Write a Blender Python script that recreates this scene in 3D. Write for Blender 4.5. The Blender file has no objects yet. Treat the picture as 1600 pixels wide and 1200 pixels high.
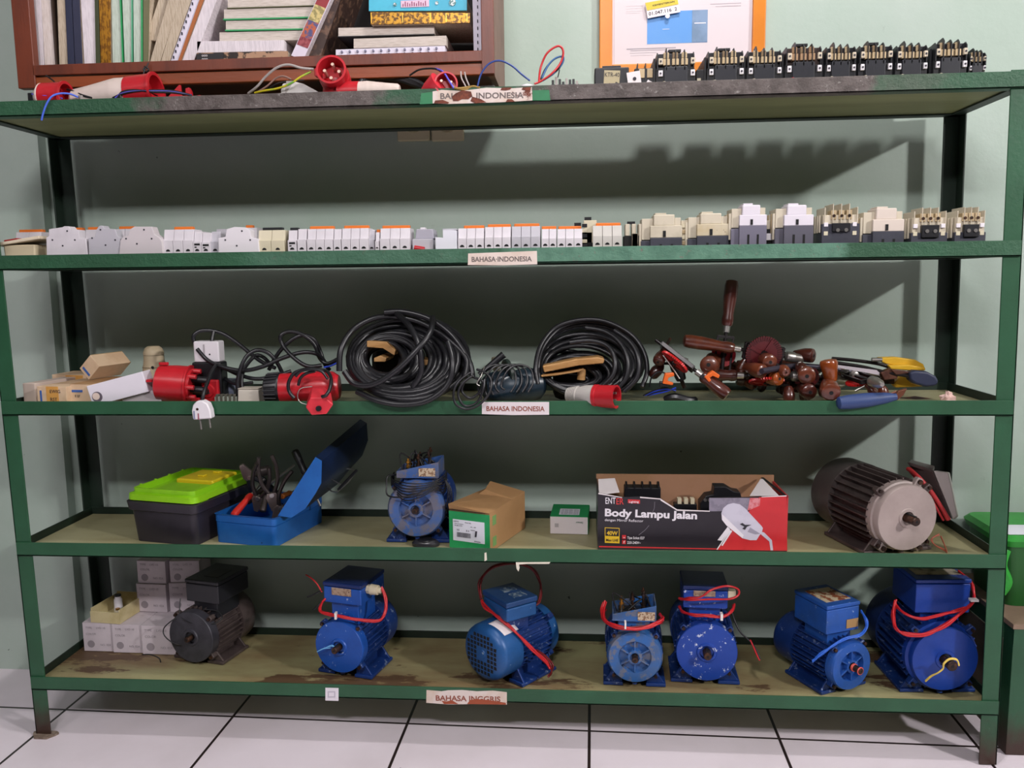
import bpy, bmesh, math, random
from mathutils import Vector, Matrix, Euler, noise
random.seed(7)
SC = bpy.context.scene
COL = SC.collection
R = math.radians
# ---------------------------------------------------------------- camera
CAM = Vector((1.4005, -1.919, 1.1681)); YAW, PITCH, ROLL, FPX = 0.0766, -0.1281, -0.0123, 1292.46
fw = Vector((-math.sin(YAW)*math.cos(PITCH), math.cos(YAW)*math.cos(PITCH), math.sin(PITCH)))
r0 = Vector((math.cos(YAW), math.sin(YAW), 0)); u0 = r0.cross(fw)
rt = r0*math.cos(ROLL)+u0*math.sin(ROLL); up = u0*math.cos(ROLL)-r0*math.sin(ROLL)
cd = bpy.data.cameras.new('camera'); cam = bpy.data.objects.new('camera', cd); COL.objects.link(cam)
cd.sensor_width = 36; cd.lens = FPX/1600*36; cd.clip_start = .02
cam.matrix_world = Matrix(((rt.x, up.x, -fw.x, CAM.x), (rt.y, up.y, -fw.y, CAM.y), (rt.z, up.z, -fw.z, CAM.z), (0, 0, 0, 1)))
SC.camera = cam
# ---------------------------------------------------------------- world, lamps, exposure
w = bpy.data.worlds.new('world'); SC.world = w; w.use_nodes = True
w.node_tree.nodes['Background'].inputs[0].default_value = (.93, .95, 1, 1)
w.node_tree.nodes['Background'].inputs[1].default_value = .03
LP = (1.3, .21, .48, .13)
def lamp(name, loc, sx, sy, power, col, aim):
    l = bpy.data.lights.new(name, 'AREA'); l.shape = 'RECTANGLE'; l.size = sx; l.size_y = sy; l.energy = power; l.color = col
    o = bpy.data.objects.new(name, l); COL.objects.link(o); o.location = loc
    d = Vector(aim)-Vector(loc); o.rotation_euler = d.to_track_quat('-Z', 'Y').to_euler(); return o
lamp('ceiling_lamp_far_right', (5.3, -2.75, 3.0), .30, .12, 100*LP[0], (1, .965, .955), (2.0, .3, 1.1))
lamp('ceiling_lamp_near', (1.8, -.5, 3.0), .3, .12, 100*LP[1], (1, .97, .965), (1.6, .2, 1.3))
lamp('ceiling_lamp_middle', (1.1, -3.2, 3.05), .7, .15, 100*LP[2], (1, .96, .985), (1.2, .3, .9))
lamp('ceiling_lamp_left', (-.5, -2.9, 3.05), .5, .15, 100*LP[3], (1, .96, .985), (.9, .3, .7))
SC.view_settings.view_transform = 'Standard'; SC.view_settings.look = 'None'; SC.view_settings.gamma = 1
SC.view_settings.use_curve_mapping = False; SC.view_settings.exposure = 0.0
# ---------------------------------------------------------------- where things stand (read off the place, real depths)
def ray(x, y): return fw+rt*((x-800)/FPX)-up*((y-600)/FPX)
def at(x, y, Y):
    d = ray(x, y); return CAM+d*((Y-CAM.y)/d.y)
def atz(x, y, z):
    d = ray(x, y); return CAM+d*((z-CAM.z)/d.z)
def pj(p):
    d = Vector(p)-CAM; z = d.dot(fw); return 800+FPX*d.dot(rt)/z, 600-FPX*d.dot(up)/z
def XX(px, Y, z):                       # world x of a thing seen at column px standing at depth Y, height z
    x = 1.2
    for _ in range(4):
        a = pj((x, Y, z))[0]; b = pj((x+.01, Y, z))[0]; x += (px-a)/((b-a)/.01)
    return x
def ZZ(py, X, Y):
    z = 1.
    for _ in range(4):
        a = pj((X, Y, z))[1]; b = pj((X, Y, z+.01))[1]; z += (py-a)/((b-a)/.01)
    return z
ZS = [1.5924, 1.2353, .8805, .5216, .1641]
LEAN = .0155; RW = 2.4; RD = .329; LEGW = .04; RH = .035; SINK = .02
ZB = [z-SINK+.0008 for z in ZS]
# ---------------------------------------------------------------- materials
def srgb(c):
    if isinstance(c, str): c = [int(c[i:i+2], 16)/255 for i in (0, 2, 4)]
    return tuple((v/12.92 if v <= .04045 else ((v+.055)/1.055)**2.4) for v in c)+(1,)
MATS = {}
def mat(name, c, rough=.5, metal=0, c2=None, scale=20, lo=.45, hi=.6, bump=0, bscale=60, trans=0, spots=None, sscale=8, sth=.62, coat=0, stretch=None, rust=None):
    if name in MATS: return MATS[name]
    m = bpy.data.materials.new(name); m.use_nodes = True; nt = m.node_tree; N = nt.nodes; L = nt.links
    b = N['Principled BSDF']; b.inputs['Roughness'].default_value = rough; b.inputs['Metallic'].default_value = metal
    b.inputs['Base Color'].default_value = srgb(c)
    if coat: b.inputs['Coat Weight'].default_value = coat
    if trans: b.inputs['Transmission Weight'].default_value = trans
    tc = N.new('ShaderNodeTexCoord'); mp = N.new('ShaderNodeMapping'); L.new(tc.outputs['Object'], mp.inputs[0])
    if stretch: mp.inputs['Scale'].default_value = stretch
    last = None
    def nz(sc, det=5, ro=.6):
        n = N.new('ShaderNodeTexNoise'); n.inputs['Scale'].default_value = sc; n.inputs['Detail'].default_value = det
        n.inputs['Roughness'].default_value = ro; L.new(mp.outputs[0], n.inputs['Vector']); return n.outputs['Fac']
    def mix(f, a, bb, lo, hi):
        r = N.new('ShaderNodeMapRange'); r.inputs[1].default_value = lo; r.inputs[2].default_value = hi; L.new(f, r.inputs[0])
        x = N.new('ShaderNodeMix'); x.data_type = 'RGBA'; L.new(r.outputs[0], x.inputs[0])
        if isinstance(a, tuple): x.inputs[6].default_value = a
        else: L.new(a, x.inputs[6])
        x.inputs[7].default_value = bb; return x.outputs[2]
    if c2: last = mix(nz(scale), srgb(c), srgb(c2), lo, hi)
    if spots: last = mix(nz(sscale, 8, .7), last or srgb(c), srgb(spots), sth, sth+.03)
    if rust: last = mix(nz(rust[1], 8, .75), last or srgb(c), srgb(rust[0]), rust[2], rust[2]+.08)
    if last: L.new(last, b.inputs['Base Color'])
    if bump:
        bp = N.new('ShaderNodeBump'); bp.inputs['Strength'].default_value = bump; bp.inputs['Distance'].default_value = .004
        L.new(nz(bscale), bp.inputs['Height']); L.new(bp.outputs[0], b.inputs['Normal'])
    MATS[name] = m; return m
# ---------------------------------------------------------------- mesh building
class MB:
    def __init__(s): s.v = []; s.f = []; s.m = []; s.M = Matrix.Identity(4); s.mi = 0
    def add(s, vs, fs):
        n = len(s.v); s.v += [tuple(s.M @ Vector(v)) for v in vs]; s.f += [[i+n for i in f] for f in fs]; s.m += [s.mi]*len(fs); return s
    def box(s, x0, x1, y0, y1, z0, z1, tx=0, ty=0):       # tx, ty: how much the top is narrower on each side
        return s.add([(x0, y0, z0), (x1, y0, z0), (x1, y1, z0), (x0, y1, z0), (x0+tx, y0+ty, z1), (x1-tx, y0+ty, z1), (x1-tx, y1-ty, z1), (x0+tx, y1-ty, z1)],
                     [(3, 2, 1, 0), (4, 5, 6, 7), (0, 1, 5, 4), (1, 2, 6, 5), (2, 3, 7, 6), (3, 0, 4, 7)])
    def hexa(s, p):                                       # eight corners: bottom ring then top ring
        return s.add(p, [(3, 2, 1, 0), (4, 5, 6, 7), (0, 1, 5, 4), (1, 2, 6, 5), (2, 3, 7, 6), (3, 0, 4, 7)])
    def prism(s, poly, a, b, axis='y'):                   # outline in the other two axes, extruded a..b
        n = len(poly)
        def P(p, t): return {'y': (p[0], t, p[1]), 'x': (t, p[0], p[1]), 'z': (p[0], p[1], t)}[axis]
        vs = [P(p, a) for p in poly]+[P(p, b) for p in poly]
        fs = [list(range(n)), list(range(2*n-1, n-1, -1))]+[((i+1) % n, i, i+n, (i+1) % n+n) for i in range(n)]
        return s.add(vs, fs)
    def ring(s, prof, n=32, axis='y', c=(0, 0, 0), cap=True):   # lathe: prof of (t along axis, radius)
        vs = []; fs = []
        for t, r in prof:
            for k in range(n):
                a = 2*math.pi*k/n; p, q = r*math.cos(a), r*math.sin(a)
                vs.append({'y': (c[0]+p, c[1]+t, c[2]+q), 'x': (c[0]+t, c[1]+p, c[2]+q), 'z': (c[0]+p, c[1]+q, c[2]+t)}[axis])
        for i in range(len(prof)-1):
            for k in range(n):
                a, b = i*n+k, i*n+(k+1) % n; fs.append((a, b, b+n, a+n))
        if cap: fs.append(list(range(n-1, -1, -1))); fs.append([len(prof)*n-n+k for k in range(n)])
        return s.add(vs, fs)
    def cyl(s, p0, p1, ra, rb=None, n=12):
        p0 = Vector(p0); p1 = Vector(p1); d = p1-p0; L = d.length
        q = d.to_track_quat('Z', 'Y').to_matrix().to_4x4(); old = s.M; s.M = old @ Matrix.Translation(p0) @ q
        s.ring([(0, ra), (L, ra if rb is None else rb)], n, 'z'); s.M = old; return s
    def turn(s, p0, p1, prof, n=16):                      # lathe along p0->p1, prof (fraction, radius)
        p0 = Vector(p0); p1 = Vector(p1); d = p1-p0; L = d.length
        q = d.to_track_quat('Z', 'Y').to_matrix().to_4x4(); old = s.M; s.M = old @ Matrix.Translation(p0) @ q
        s.ring([(t*L, r) for t, r in prof], n, 'z'); s.M = old; return s
    def tube(s, pts, r, n=8, closed=False):
        pts = [Vector(p) for p in pts]; m = len(pts); vs = []; fs = []; up_ = None
        for i, p in enumerate(pts):
            a = pts[(i-1) % m if closed else max(i-1, 0)]; b = pts[(i+1) % m if closed else min(i+1, m-1)]
            t = (b-a).normalized() if (b-a).length > 1e-9 else Vector((0, 0, 1))
            if up_ is None: up_ = t.orthogonal().normalized()
            up_ = (up_-t*up_.dot(t))
            up_ = up_.normalized() if up_.length > 1e-6 else t.orthogonal().normalized()
            sd = t.cross(up_)
            for k in range(n):
                g = 2*math.pi*k/n; vs.append(tuple(p+up_*(r*math.cos(g))+sd*(r*math.sin(g))))
        for i in range(m if closed else m-1):
            for k in range(n):
                a = i*n+k; b = i*n+(k+1) % n; j = ((i+1) % m)*n; fs.append((a, b, j+(k+1) % n, j+k))
        if not closed: fs.append(list(range(n-1, -1, -1))); fs.append([(m-1)*n+k for k in range(n)])
        return s.add(vs, fs)
    def ball(s, c, r, n=12, k=1):
        prof = [(-r*k*math.cos(math.pi*i/8), max(r*math.sin(math.pi*i/8), 1e-5)) for i in range(9)]
        return s.ring(prof, n, 'z', c)
    def build(s, name, mt, parent=None, bev=0, smooth=True, ang=35, seg=2):
        me = bpy.data.meshes.new(name); me.from_pydata(s.v, [], s.f); me.update()
        mts = mt if isinstance(mt, (list, tuple)) else [mt]
        for q in mts: me.materials.append(q)
        for p, i in zip(me.polygons, s.m): p.material_index = min(i, len(mts)-1)
        bm = bmesh.new(); bm.from_mesh(me); bmesh.ops.recalc_face_normals(bm, faces=bm.faces); bm.to_mesh(me); bm.free()
        if smooth: me.shade_smooth(); me.set_sharp_from_angle(angle=R(ang))
        o = bpy.data.objects.new(name, me); COL.objects.link(o)
        if parent: o.parent = parent
        if bev:
            m = o.modifiers.new('bevel', 'BEVEL'); m.width = bev; m.segments = seg; m.limit_method = 'ANGLE'; m.angle_limit = R(40); m.harden_normals = smooth
        return o
def T(x=0, y=0, z=0): return Matrix.Translation((x, y, z))
def RX(a): return Matrix.Rotation(R(a), 4, 'X')
def RY(a): return Matrix.Rotation(R(a), 4, 'Y')
def RZ(a): return Matrix.Rotation(R(a), 4, 'Z')
def thing(name, loc, label, cat, group=None, rz=0, rot=None):
    o = bpy.data.objects.new(name, None); COL.objects.link(o); o.empty_display_size = .03
    o.location = loc; o.rotation_euler = rot if rot else (0, 0, R(rz)); tag(o, label, cat, group); return o
def tag(o, label, cat=None, group=None, kind=None):
    if label: o['label'] = label
    if cat: o['category'] = cat
    if group: o['group'] = group
    if kind: o['kind'] = kind
    return o
def kids(o, L): return [c for c in L if c.parent == o]
def dup(root, loc, rz=0, label=None, group=None, rot=None):
    allo = list(COL.objects)
    def cp(o, par):
        c = o.copy(); COL.objects.link(c); c.parent = par
        for k in kids(o, allo): cp(k, c)
        return c
    r = cp(root, None); r.location = loc; r.rotation_euler = rot if rot else (0, 0, R(rz))
    if label: r['label'] = label
    if group: r['group'] = group
    return r
def spline(pts, n=10, closed=False):
    P = [Vector(p) for p in pts]; m = len(P); out = []
    for i in range(m if closed else m-1):
        if closed: a, b, c, d = P[(i-1) % m], P[i], P[(i+1) % m], P[(i+2) % m]
        else: a, b, c, d = P[max(i-1, 0)], P[i], P[i+1], P[min(i+2, m-1)]
        for k in range(n):
            t = k/n; out.append(.5*((2*b)+(c-a)*t+(2*a-5*b+4*c-d)*t*t+(3*b-a-3*c+d)*t**3))
    if not closed: out.append(P[-1])
    return out
FONT = None
def text(name, s, size, mt, parent, loc, rot=(90, 0, 0), ext=.0003, align='LEFT', sx=1, bold=0, shear=0):
    cu = bpy.data.curves.new(name, 'FONT'); cu.body = s; cu.size = size; cu.extrude = ext; cu.align_x = align; cu.offset = bold; cu.shear = shear
    cu.resolution_u = 3
    t = bpy.data.objects.new(name, cu); COL.objects.link(t)
    dg = bpy.context.evaluated_depsgraph_get(); me = bpy.data.meshes.new_from_object(t.evaluated_get(dg))
    bpy.data.objects.remove(t); o = bpy.data.objects.new(name, me); COL.objects.link(o); me.materials.clear(); me.materials.append(mt)
    if parent: o.parent = parent
    o.location = loc; o.rotation_euler = [R(a) for a in rot]; o.scale = (sx, 1, 1); return o
# ================================================================ room
YB = .39; YP = .355; XP = -.095
def wallmat():
    m = bpy.data.materials.new('wall_paint'); m.use_nodes = True; N = m.node_tree.nodes; L = m.node_tree.links
    b = N['Principled BSDF']; b.inputs['Roughness'].default_value = .55
    tc = N.new('ShaderNodeTexCoord')
    def nz(sc, det=6, ro=.6):
        n = N.new('ShaderNodeTexNoise'); n.inputs['Scale'].default_value = sc; n.inputs['Detail'].default_value = det; n.inputs['Roughness'].default_value = ro
        L.new(tc.outputs['Object'], n.inputs['Vector']); return n.outputs['Fac']
    def mix(f, a, c, lo, hi):
        r = N.new('ShaderNodeMapRange'); r.inputs[1].default_value = lo; r.inputs[2].default_value = hi; L.new(f, r.inputs[0])
        x = N.new('ShaderNodeMix'); x.data_type = 'RGBA'; L.new(r.outputs[0], x.inputs[0])
        if isinstance(a, tuple): x.inputs[6].default_value = a
        else: L.new(a, x.inputs[6])
        x.inputs[7].default_value = c; return x.outputs[2]
    c = mix(nz(2.2), srgb('a2b3a7'), srgb('abb8af'), .35, .65)
    c = mix(nz(9, 10, .75), c, srgb('8f9b92'), .66, .74)
    c = mix(nz(38, 4, .5), c, srgb('55605a'), .76, .78)
    L.new(c, b.inputs['Base Color'])
    bp = N.new('ShaderNodeBump'); bp.inputs['Strength'].default_value = .25; bp.inputs['Distance'].default_value = .01; L.new(nz(7), bp.inputs['Height']); L.new(bp.outputs[0], b.inputs['Normal'])
    return m
MW = wallmat()
def structure(o): o['kind'] = 'structure'; return o
structure(MB().box(XP, 6.5, YB, YB+.12, 0, 3.15).build('wall_back', MW))
structure(MB().box(-3.2, XP, YP, YB+.12, 0, 3.15).build('wall_left', MW))
structure(MB().box(-3.2, 6.5, -5.5, YB+.12, 3.15, 3.25).build('ceiling', mat('ceiling_white', 'd8d8d4', .8)))
def floormat():
    m = bpy.data.materials.new('floor_tiles'); m.use_nodes = True; N = m.node_tree.nodes; L = m.node_tree.links
    b = N['Principled BSDF']; b.inputs['Roughness'].default_value = .28
    tc = N.new('ShaderNodeTexCoord'); sp = N.new('ShaderNodeSeparateXYZ'); L.new(tc.outputs['Object'], sp.inputs[0])
    def mth(op, a, bb=None):
        n = N.new('ShaderNodeMath'); n.operation = op
        for i, v in enumerate((a, bb)):
            if v is None: continue
            if isinstance(v, (int, float)): n.inputs[i].default_value = v
            else: L.new(v, n.inputs[i])
        return n.outputs[0]
    def line(o, per):
        f = mth('FRACT', mth('DIVIDE', o, per)); d = mth('MINIMUM', f, mth('SUBTRACT', 1, f)); return mth('MULTIPLY', d, per)
    # tile joints: a 0.48 grid, object origin sits on a joint crossing
    d = mth('MINIMUM', line(sp.outputs[0], .4795), line(sp.outputs[1], .4795))
    mr = N.new('ShaderNodeMapRange'); mr.inputs[1].default_value = .0032; mr.inputs[2].default_value = .0042; L.new(d, mr.inputs[0])
    n1 = N.new('ShaderNodeTexNoise'); n1.inputs['Scale'].default_value = 3; n1.inputs['Detail'].default_value = 8; L.new(tc.outputs['Object'], n1.inputs['Vector'])
    n2 = N.new('ShaderNodeTexNoise'); n2.inputs['Scale'].default_value = 22; n2.inputs['Detail'].default_value = 4; L.new(tc.outputs['Object'], n2.inputs['Vector'])
    def mx(f, a, c):
        x = N.new('ShaderNodeMix'); x.data_type = 'RGBA'; L.new(f, x.inputs[0])
        for i, v in ((6, a), (7, c)):
            if isinstance(v, tuple): x.inputs[i].default_value = v
            else: L.new(v, x.inputs[i])
        return x.outputs[2]
    r1 = N.new('ShaderNodeMapRange'); r1.inputs[1].default_value = .45; r1.inputs[2].default_value = .75; L.new(n1.outputs['Fac'], r1.inputs[0])
    r2 = N.new('ShaderNodeMapRange'); r2.inputs[1].default_value = .755; r2.inputs[2].default_value = .765; L.new(n2.outputs['Fac'], r2.inputs[0])
    c = mx(r1.outputs[0], srgb('eee3ec'), srgb('e0d5dc')); c = mx(r2.outputs[0], c, srgb('4a3f38')); c = mx(mr.outputs[0], srgb('2a1f1f'), c)
    L.new(c, b.inputs['Base Color'])
    bp = N.new('ShaderNodeBump'); bp.inputs['Strength'].default_value = .5; bp.inputs['Distance'].default_value = .002; L.new(mr.outputs[0], bp.inputs['Height']); L.new(bp.outputs[0], b.inputs['Normal'])
    return m
fo = structure(MB().box(-3.2, 5.1, -5.6, .45, -.02, 0).build('floor', floormat()))
for v in fo.data.vertices: v.co.z += 0
fo.location = (-.003, .131, 0); fo.rotation_euler = (0, 0, R(-1.2))
# skirting line where wall meets floor (dark dirt line)
# ================================================================ rack
GREEN = mat('rack_green_paint', '224d33', .42, 0, c2='27573b', scale=6, lo=.4, hi=.65, bump=.12, bscale=90, spots='12261a', sscale=26, sth=.70, rust=('4b4036', 3.0, .70))
GWORN = mat('rack_worn_paint', '57534f', .55, 0, c2='3b3836', scale=30, lo=.45, hi=.62, bump=.6, bscale=110, spots='2f6b48', sscale=5, sth=.60, rust=('8a8783', 40, .72))
GSCR = mat('rack_scraped_paint', '4f8068', .5, 0, c2='477560', scale=25, lo=.4, hi=.6, bump=.4, bscale=140, spots='4d4a45', sscale=9, sth=.58)
def wear(name, worn, spans):
    """paint worn off along given stretches of the rail (metres along it), with ragged ends"""
    m = bpy.data.materials.new(name); m.use_nodes = True; N = m.node_tree.nodes; L = m.node_tree.links; b = N['Principled BSDF']
    tc = N.new('ShaderNodeTexCoord'); sp = N.new('ShaderNodeSeparateXYZ'); L.new(tc.outputs['Object'], sp.inputs[0])
    def nz(sc, det=6, ro=.6):
        n = N.new('ShaderNodeTexNoise'); n.inputs['Scale'].default_value = sc; n.inputs['Detail'].default_value = det; n.inputs['Roughness'].default_value = ro; L.new(tc.outputs['Object'], n.inputs['Vector']); return n.outputs['Fac']
    def mr(f, lo, hi, a=0, c=1):
        r = N.new('ShaderNodeMapRange'); r.inputs[1].default_value = lo; r.inputs[2].default_value = hi; r.inputs[3].default_value = a; r.inputs[4].default_value = c; L.new(f, r.inputs[0]); return r.outputs[0]
    def mth(op, a, c):
        n = N.new('ShaderNodeMath'); n.operation = op
        for i, v in enumerate((a, c)):
            if isinstance(v, (int, float)): n.inputs[i].default_value = v
            else: L.new(v, n.inputs[i])
        return n.outputs[0]
    def mix(f, a, c):
        x = N.new('ShaderNodeMix'); x.data_type = 'RGBA'; L.new(f, x.inputs[0])
        for i, v in ((6, a), (7, c)):
            if isinstance(v, tuple): x.inputs[i].default_value = v
            else: L.new(v, x.inputs[i])
        return x.outputs[2]
    xj = mth('ADD', sp.outputs[0], mr(nz(14), 0, 1, -.12, .12)); tot = None
    for a, c, d in spans:
        s_ = mth('MULTIPLY', mr(xj, a-.03, a+.03), mr(xj, c+.03, c-.03)); s_ = mth('MULTIPLY', s_, d); tot = s_ if tot is None else mth('MAXIMUM', tot, s_)
    g = mix(mr(nz(6), .4, .65), srgb('224d33'), srgb('27573b')); g = mix(mr(nz(26, 8, .7), .70, .74), g, srgb('12261a'))
    w = mix(mr(nz(24), .42, .62), srgb(worn[0]), srgb(worn[1])); w = mix(mr(nz(70, 6, .75), .60, .66), w, srgb(worn[2]))
    L.new(mix(tot, g, w), b.inputs['Base Color']); b.inputs['Roughness'].default_value = .5
    bp = N.new('ShaderNodeBump'); bp.inputs['Strength'].default_value = .5; bp.inputs['Distance'].default_value = .004; L.new(nz(110), bp.inputs['Height']); L.new(bp.outputs[0], b.inputs['Normal']); return m
GWORN = wear('rack_rail_worn', ('5e5552', '443b38', '85807c'), [(.42, .98, 1), (1.30, 2.05, 1), (2.05, 2.2, .4)])
GSCR = wear('rack_rail_scraped', ('5a8570', '4a7360', '6f6a62'), [(.62, 1.2, .35), (1.25, 2.0, .9)])
def postmat():
    m = mat('rack_post_paint', '224d33', .42, 0, c2='27573b', scale=6, lo=.4, hi=.65, bump=.12, bscale=90, spots='1c3022', sscale=22, sth=.72)
    N = m.node_tree.nodes; L = m.node_tree.links; b = N['Principled BSDF']; src = b.inputs['Base Color'].links[0].from_socket
    tc = N.new('ShaderNodeTexCoord'); sp = N.new('ShaderNodeSeparateXYZ'); L.new(tc.outputs['Object'], sp.inputs[0])
    n = N.new('ShaderNodeTexNoise'); n.inputs['Scale'].default_value = 30; L.new(tc.outputs['Object'], n.inputs['Vector'])
    a = N.new('ShaderNodeMath'); a.operation = 'MULTIPLY_ADD'; L.new(n.outputs['Fac'], a.inputs[0]); a.inputs[1].default_value = .09; L.new(sp.outputs[2], a.inputs[2])
    r = N.new('ShaderNodeMapRange'); r.inputs[1].default_value = .07; r.inputs[2].default_value = .16; L.new(a.outputs[0], r.inputs[0])
    x = N.new('ShaderNodeMix'); x.data_type = 'RGBA'; L.new(r.outputs[0], x.inputs[0]); x.inputs[6].default_value = srgb('38251c'); L.new(src, x.inputs[7]); L.new(x.outputs[2], b.inputs['Base Color'])
    return m
GPOST = postmat()
def woodmat(name, c1, c2, c3, th):
    return mat(name, c1, .5, 0, c2=c2, scale=3.2, lo=.38, hi=.62, bump=.15, bscale=30, spots=c3, sscale=4.5, sth=th, stretch=(.6, 1.6, 1), rust=('b9b69a', 34, .71))
BOARD = woodmat('board_green_brown', 'a5a07c', '938b66', '6b5a3e', .63)
BOARDW = woodmat('board_brown_worn', 'a09c72', '7f6c4c', '5a4430', .55)
BUNDER = mat('board_underside', '868a60', .6, 0, c2='737850', scale=2.5, lo=.4, hi=.6, stretch=(.5, 3, 1), spots='5a5a42', sscale=3, sth=.66)
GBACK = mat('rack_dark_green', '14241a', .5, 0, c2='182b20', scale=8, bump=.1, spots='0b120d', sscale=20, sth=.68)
rack = thing('storage_rack', (0, 0, 0), 'long green angle iron rack with five plywood shelves against the wall', 'rack')
def lx(X, z): return X-LEAN*z
def angle_post(X, sx, Y, sy, top, name='post', m=None):
    t = .004; b = MB()
    for (xa, xb, ya, yb) in ((0, LEGW, 0, t), (0, t, 0, LEGW)):
        xs = sorted((X+sx*xa, X+sx*xb)); ys = sorted((Y+sy*ya, Y+sy*yb))
        b.hexa([(lx(x, z), y, z) for z in (0.002, top) for x, y in ((xs[0], ys[0]), (xs[1], ys[0]), (xs[1], ys[1]), (xs[0], ys[1]))])
    return b.build(name, m or GPOST, rack, bev=.001)
for X, sx in ((0, 1), (RW, -1)):
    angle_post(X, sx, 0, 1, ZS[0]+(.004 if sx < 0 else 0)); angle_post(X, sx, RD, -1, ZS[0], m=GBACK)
def rail(x0, x1, y0, y1, sy, z, name, mt):      # angle iron: upright flange plus inward flange at its foot
    t = .004; b = MB(); a, c = min(y0, y1), max(y0, y1)
    if name != 'side_rail':
        b.box(x0, x1, min(y0, y0+sy*t), max(y0, y0+sy*t), z-RH, z); b.box(x0, x1, min(y0, y0+sy*.03), max(y0, y0+sy*.03), z-RH, z-RH+t)
    return b.build(name, mt, rack, bev=.0008)
for i, z in enumerate(ZS):
    xl, xr = lx(0, z), lx(RW, z)
    front = [GWORN, GSCR, GREEN, GREEN, GREEN][i]
    if i < 2:
        cuts = [(xl+.0035, xl+.46, GREEN), (xl+.46, xl+1.55, GREEN), (xl+1.55, xr-.0035, GREEN)]
        cuts = [(xl+.0035, xr-.0035, [GWORN, GSCR][i])]
    else: cuts = [(xl+.0035, xr-.0035, front)]
    for a, c, m in cuts: rail(a, c, -.0045, 0, 1, z, 'front_rail', m)
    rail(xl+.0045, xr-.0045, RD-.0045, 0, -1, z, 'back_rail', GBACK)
    for s, x in ((1, xl+.0045), (-1, xr-.0045)):
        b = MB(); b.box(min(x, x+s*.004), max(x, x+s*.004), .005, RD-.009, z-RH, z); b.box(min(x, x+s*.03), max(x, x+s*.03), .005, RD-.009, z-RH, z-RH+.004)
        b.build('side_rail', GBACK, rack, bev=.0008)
    b = MB(); b.box(xl+.01, xr-.01, .001, RD-.01, z-RH+.0045, z-SINK); b.m[0] = 1
    b.build('shelf_board', [BOARD if i != 4 else BOARDW, BUNDER], rack)
b = MB()
for (px, py) in ((69, 1150),):
    p = atz(px, py, .0); pts = [(p.x+.03*math.cos(a)*(1+.25*math.sin(3*a)), p.y+.02*math.sin(a)*(1+.3*math.cos(2*a)+.1)) for a in [k*math.pi/8 for k in range(16)]]
    b.prism(pts, .0005, .006, 'z')
b.build('foot_pad', mat('old_putty', '8a7a6d', .8, 0, c2='6d5d50', scale=60, bump=.5), rack)
# ================================================================ shared materials
BLACKP = mat('black_plastic', '15151a', .4); DARKST = mat('dark_steel', '3a2f2c', .4, .7, c2='5b3f30', scale=60); STEEL = mat('bright_steel', 'b9b5b0', .3, .9)
RUBBER = mat('black_rubber', '17171b', .42); REDW = mat('red_wire', 'c01f26', .35); WHITEP = mat('white_plastic', 'e2dde2', .45); BEIGE = mat('beige_plastic', 'cfc3a8', .5)
BRASS = mat('brass', 'c08a3a', .3, .8); BLKHOLE = mat('dark_inside', '0b0b0d', .8); TIE = mat('cable_tie_white', 'e8e2e0', .4)
INK = mat('dark_ink', '33303a', .7); INKR = mat('brown_ink', '8a4a3a', .7)
def M_of(o): return Matrix.Translation(o.location) @ o.rotation_euler.to_matrix().to_4x4()
def wire(root, pts, r, mt, name='lead_wire', n=8, strands=1, jit=.003, sub=8, closed=False):
    iv = M_of(root).inverted() if root else Matrix.Identity(4); b = MB(); b.M = iv
    for s in range(strands):
        q = []
        for p in pts:
            p = at(*p) if not isinstance(p, Vector) else p
            q.append(p+(Vector((random.uniform(-1, 1), random.uniform(-1, 1), random.uniform(-1, 1)))*jit if strands > 1 else Vector()))
        b.tube(spline(q, sub, closed), r, n, closed)
    return b.build(name, mt, root, ang=60)
def scal(p): return (Vector(p)-CAM).dot(fw)/FPX        # metres per photo pixel at a place
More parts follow.
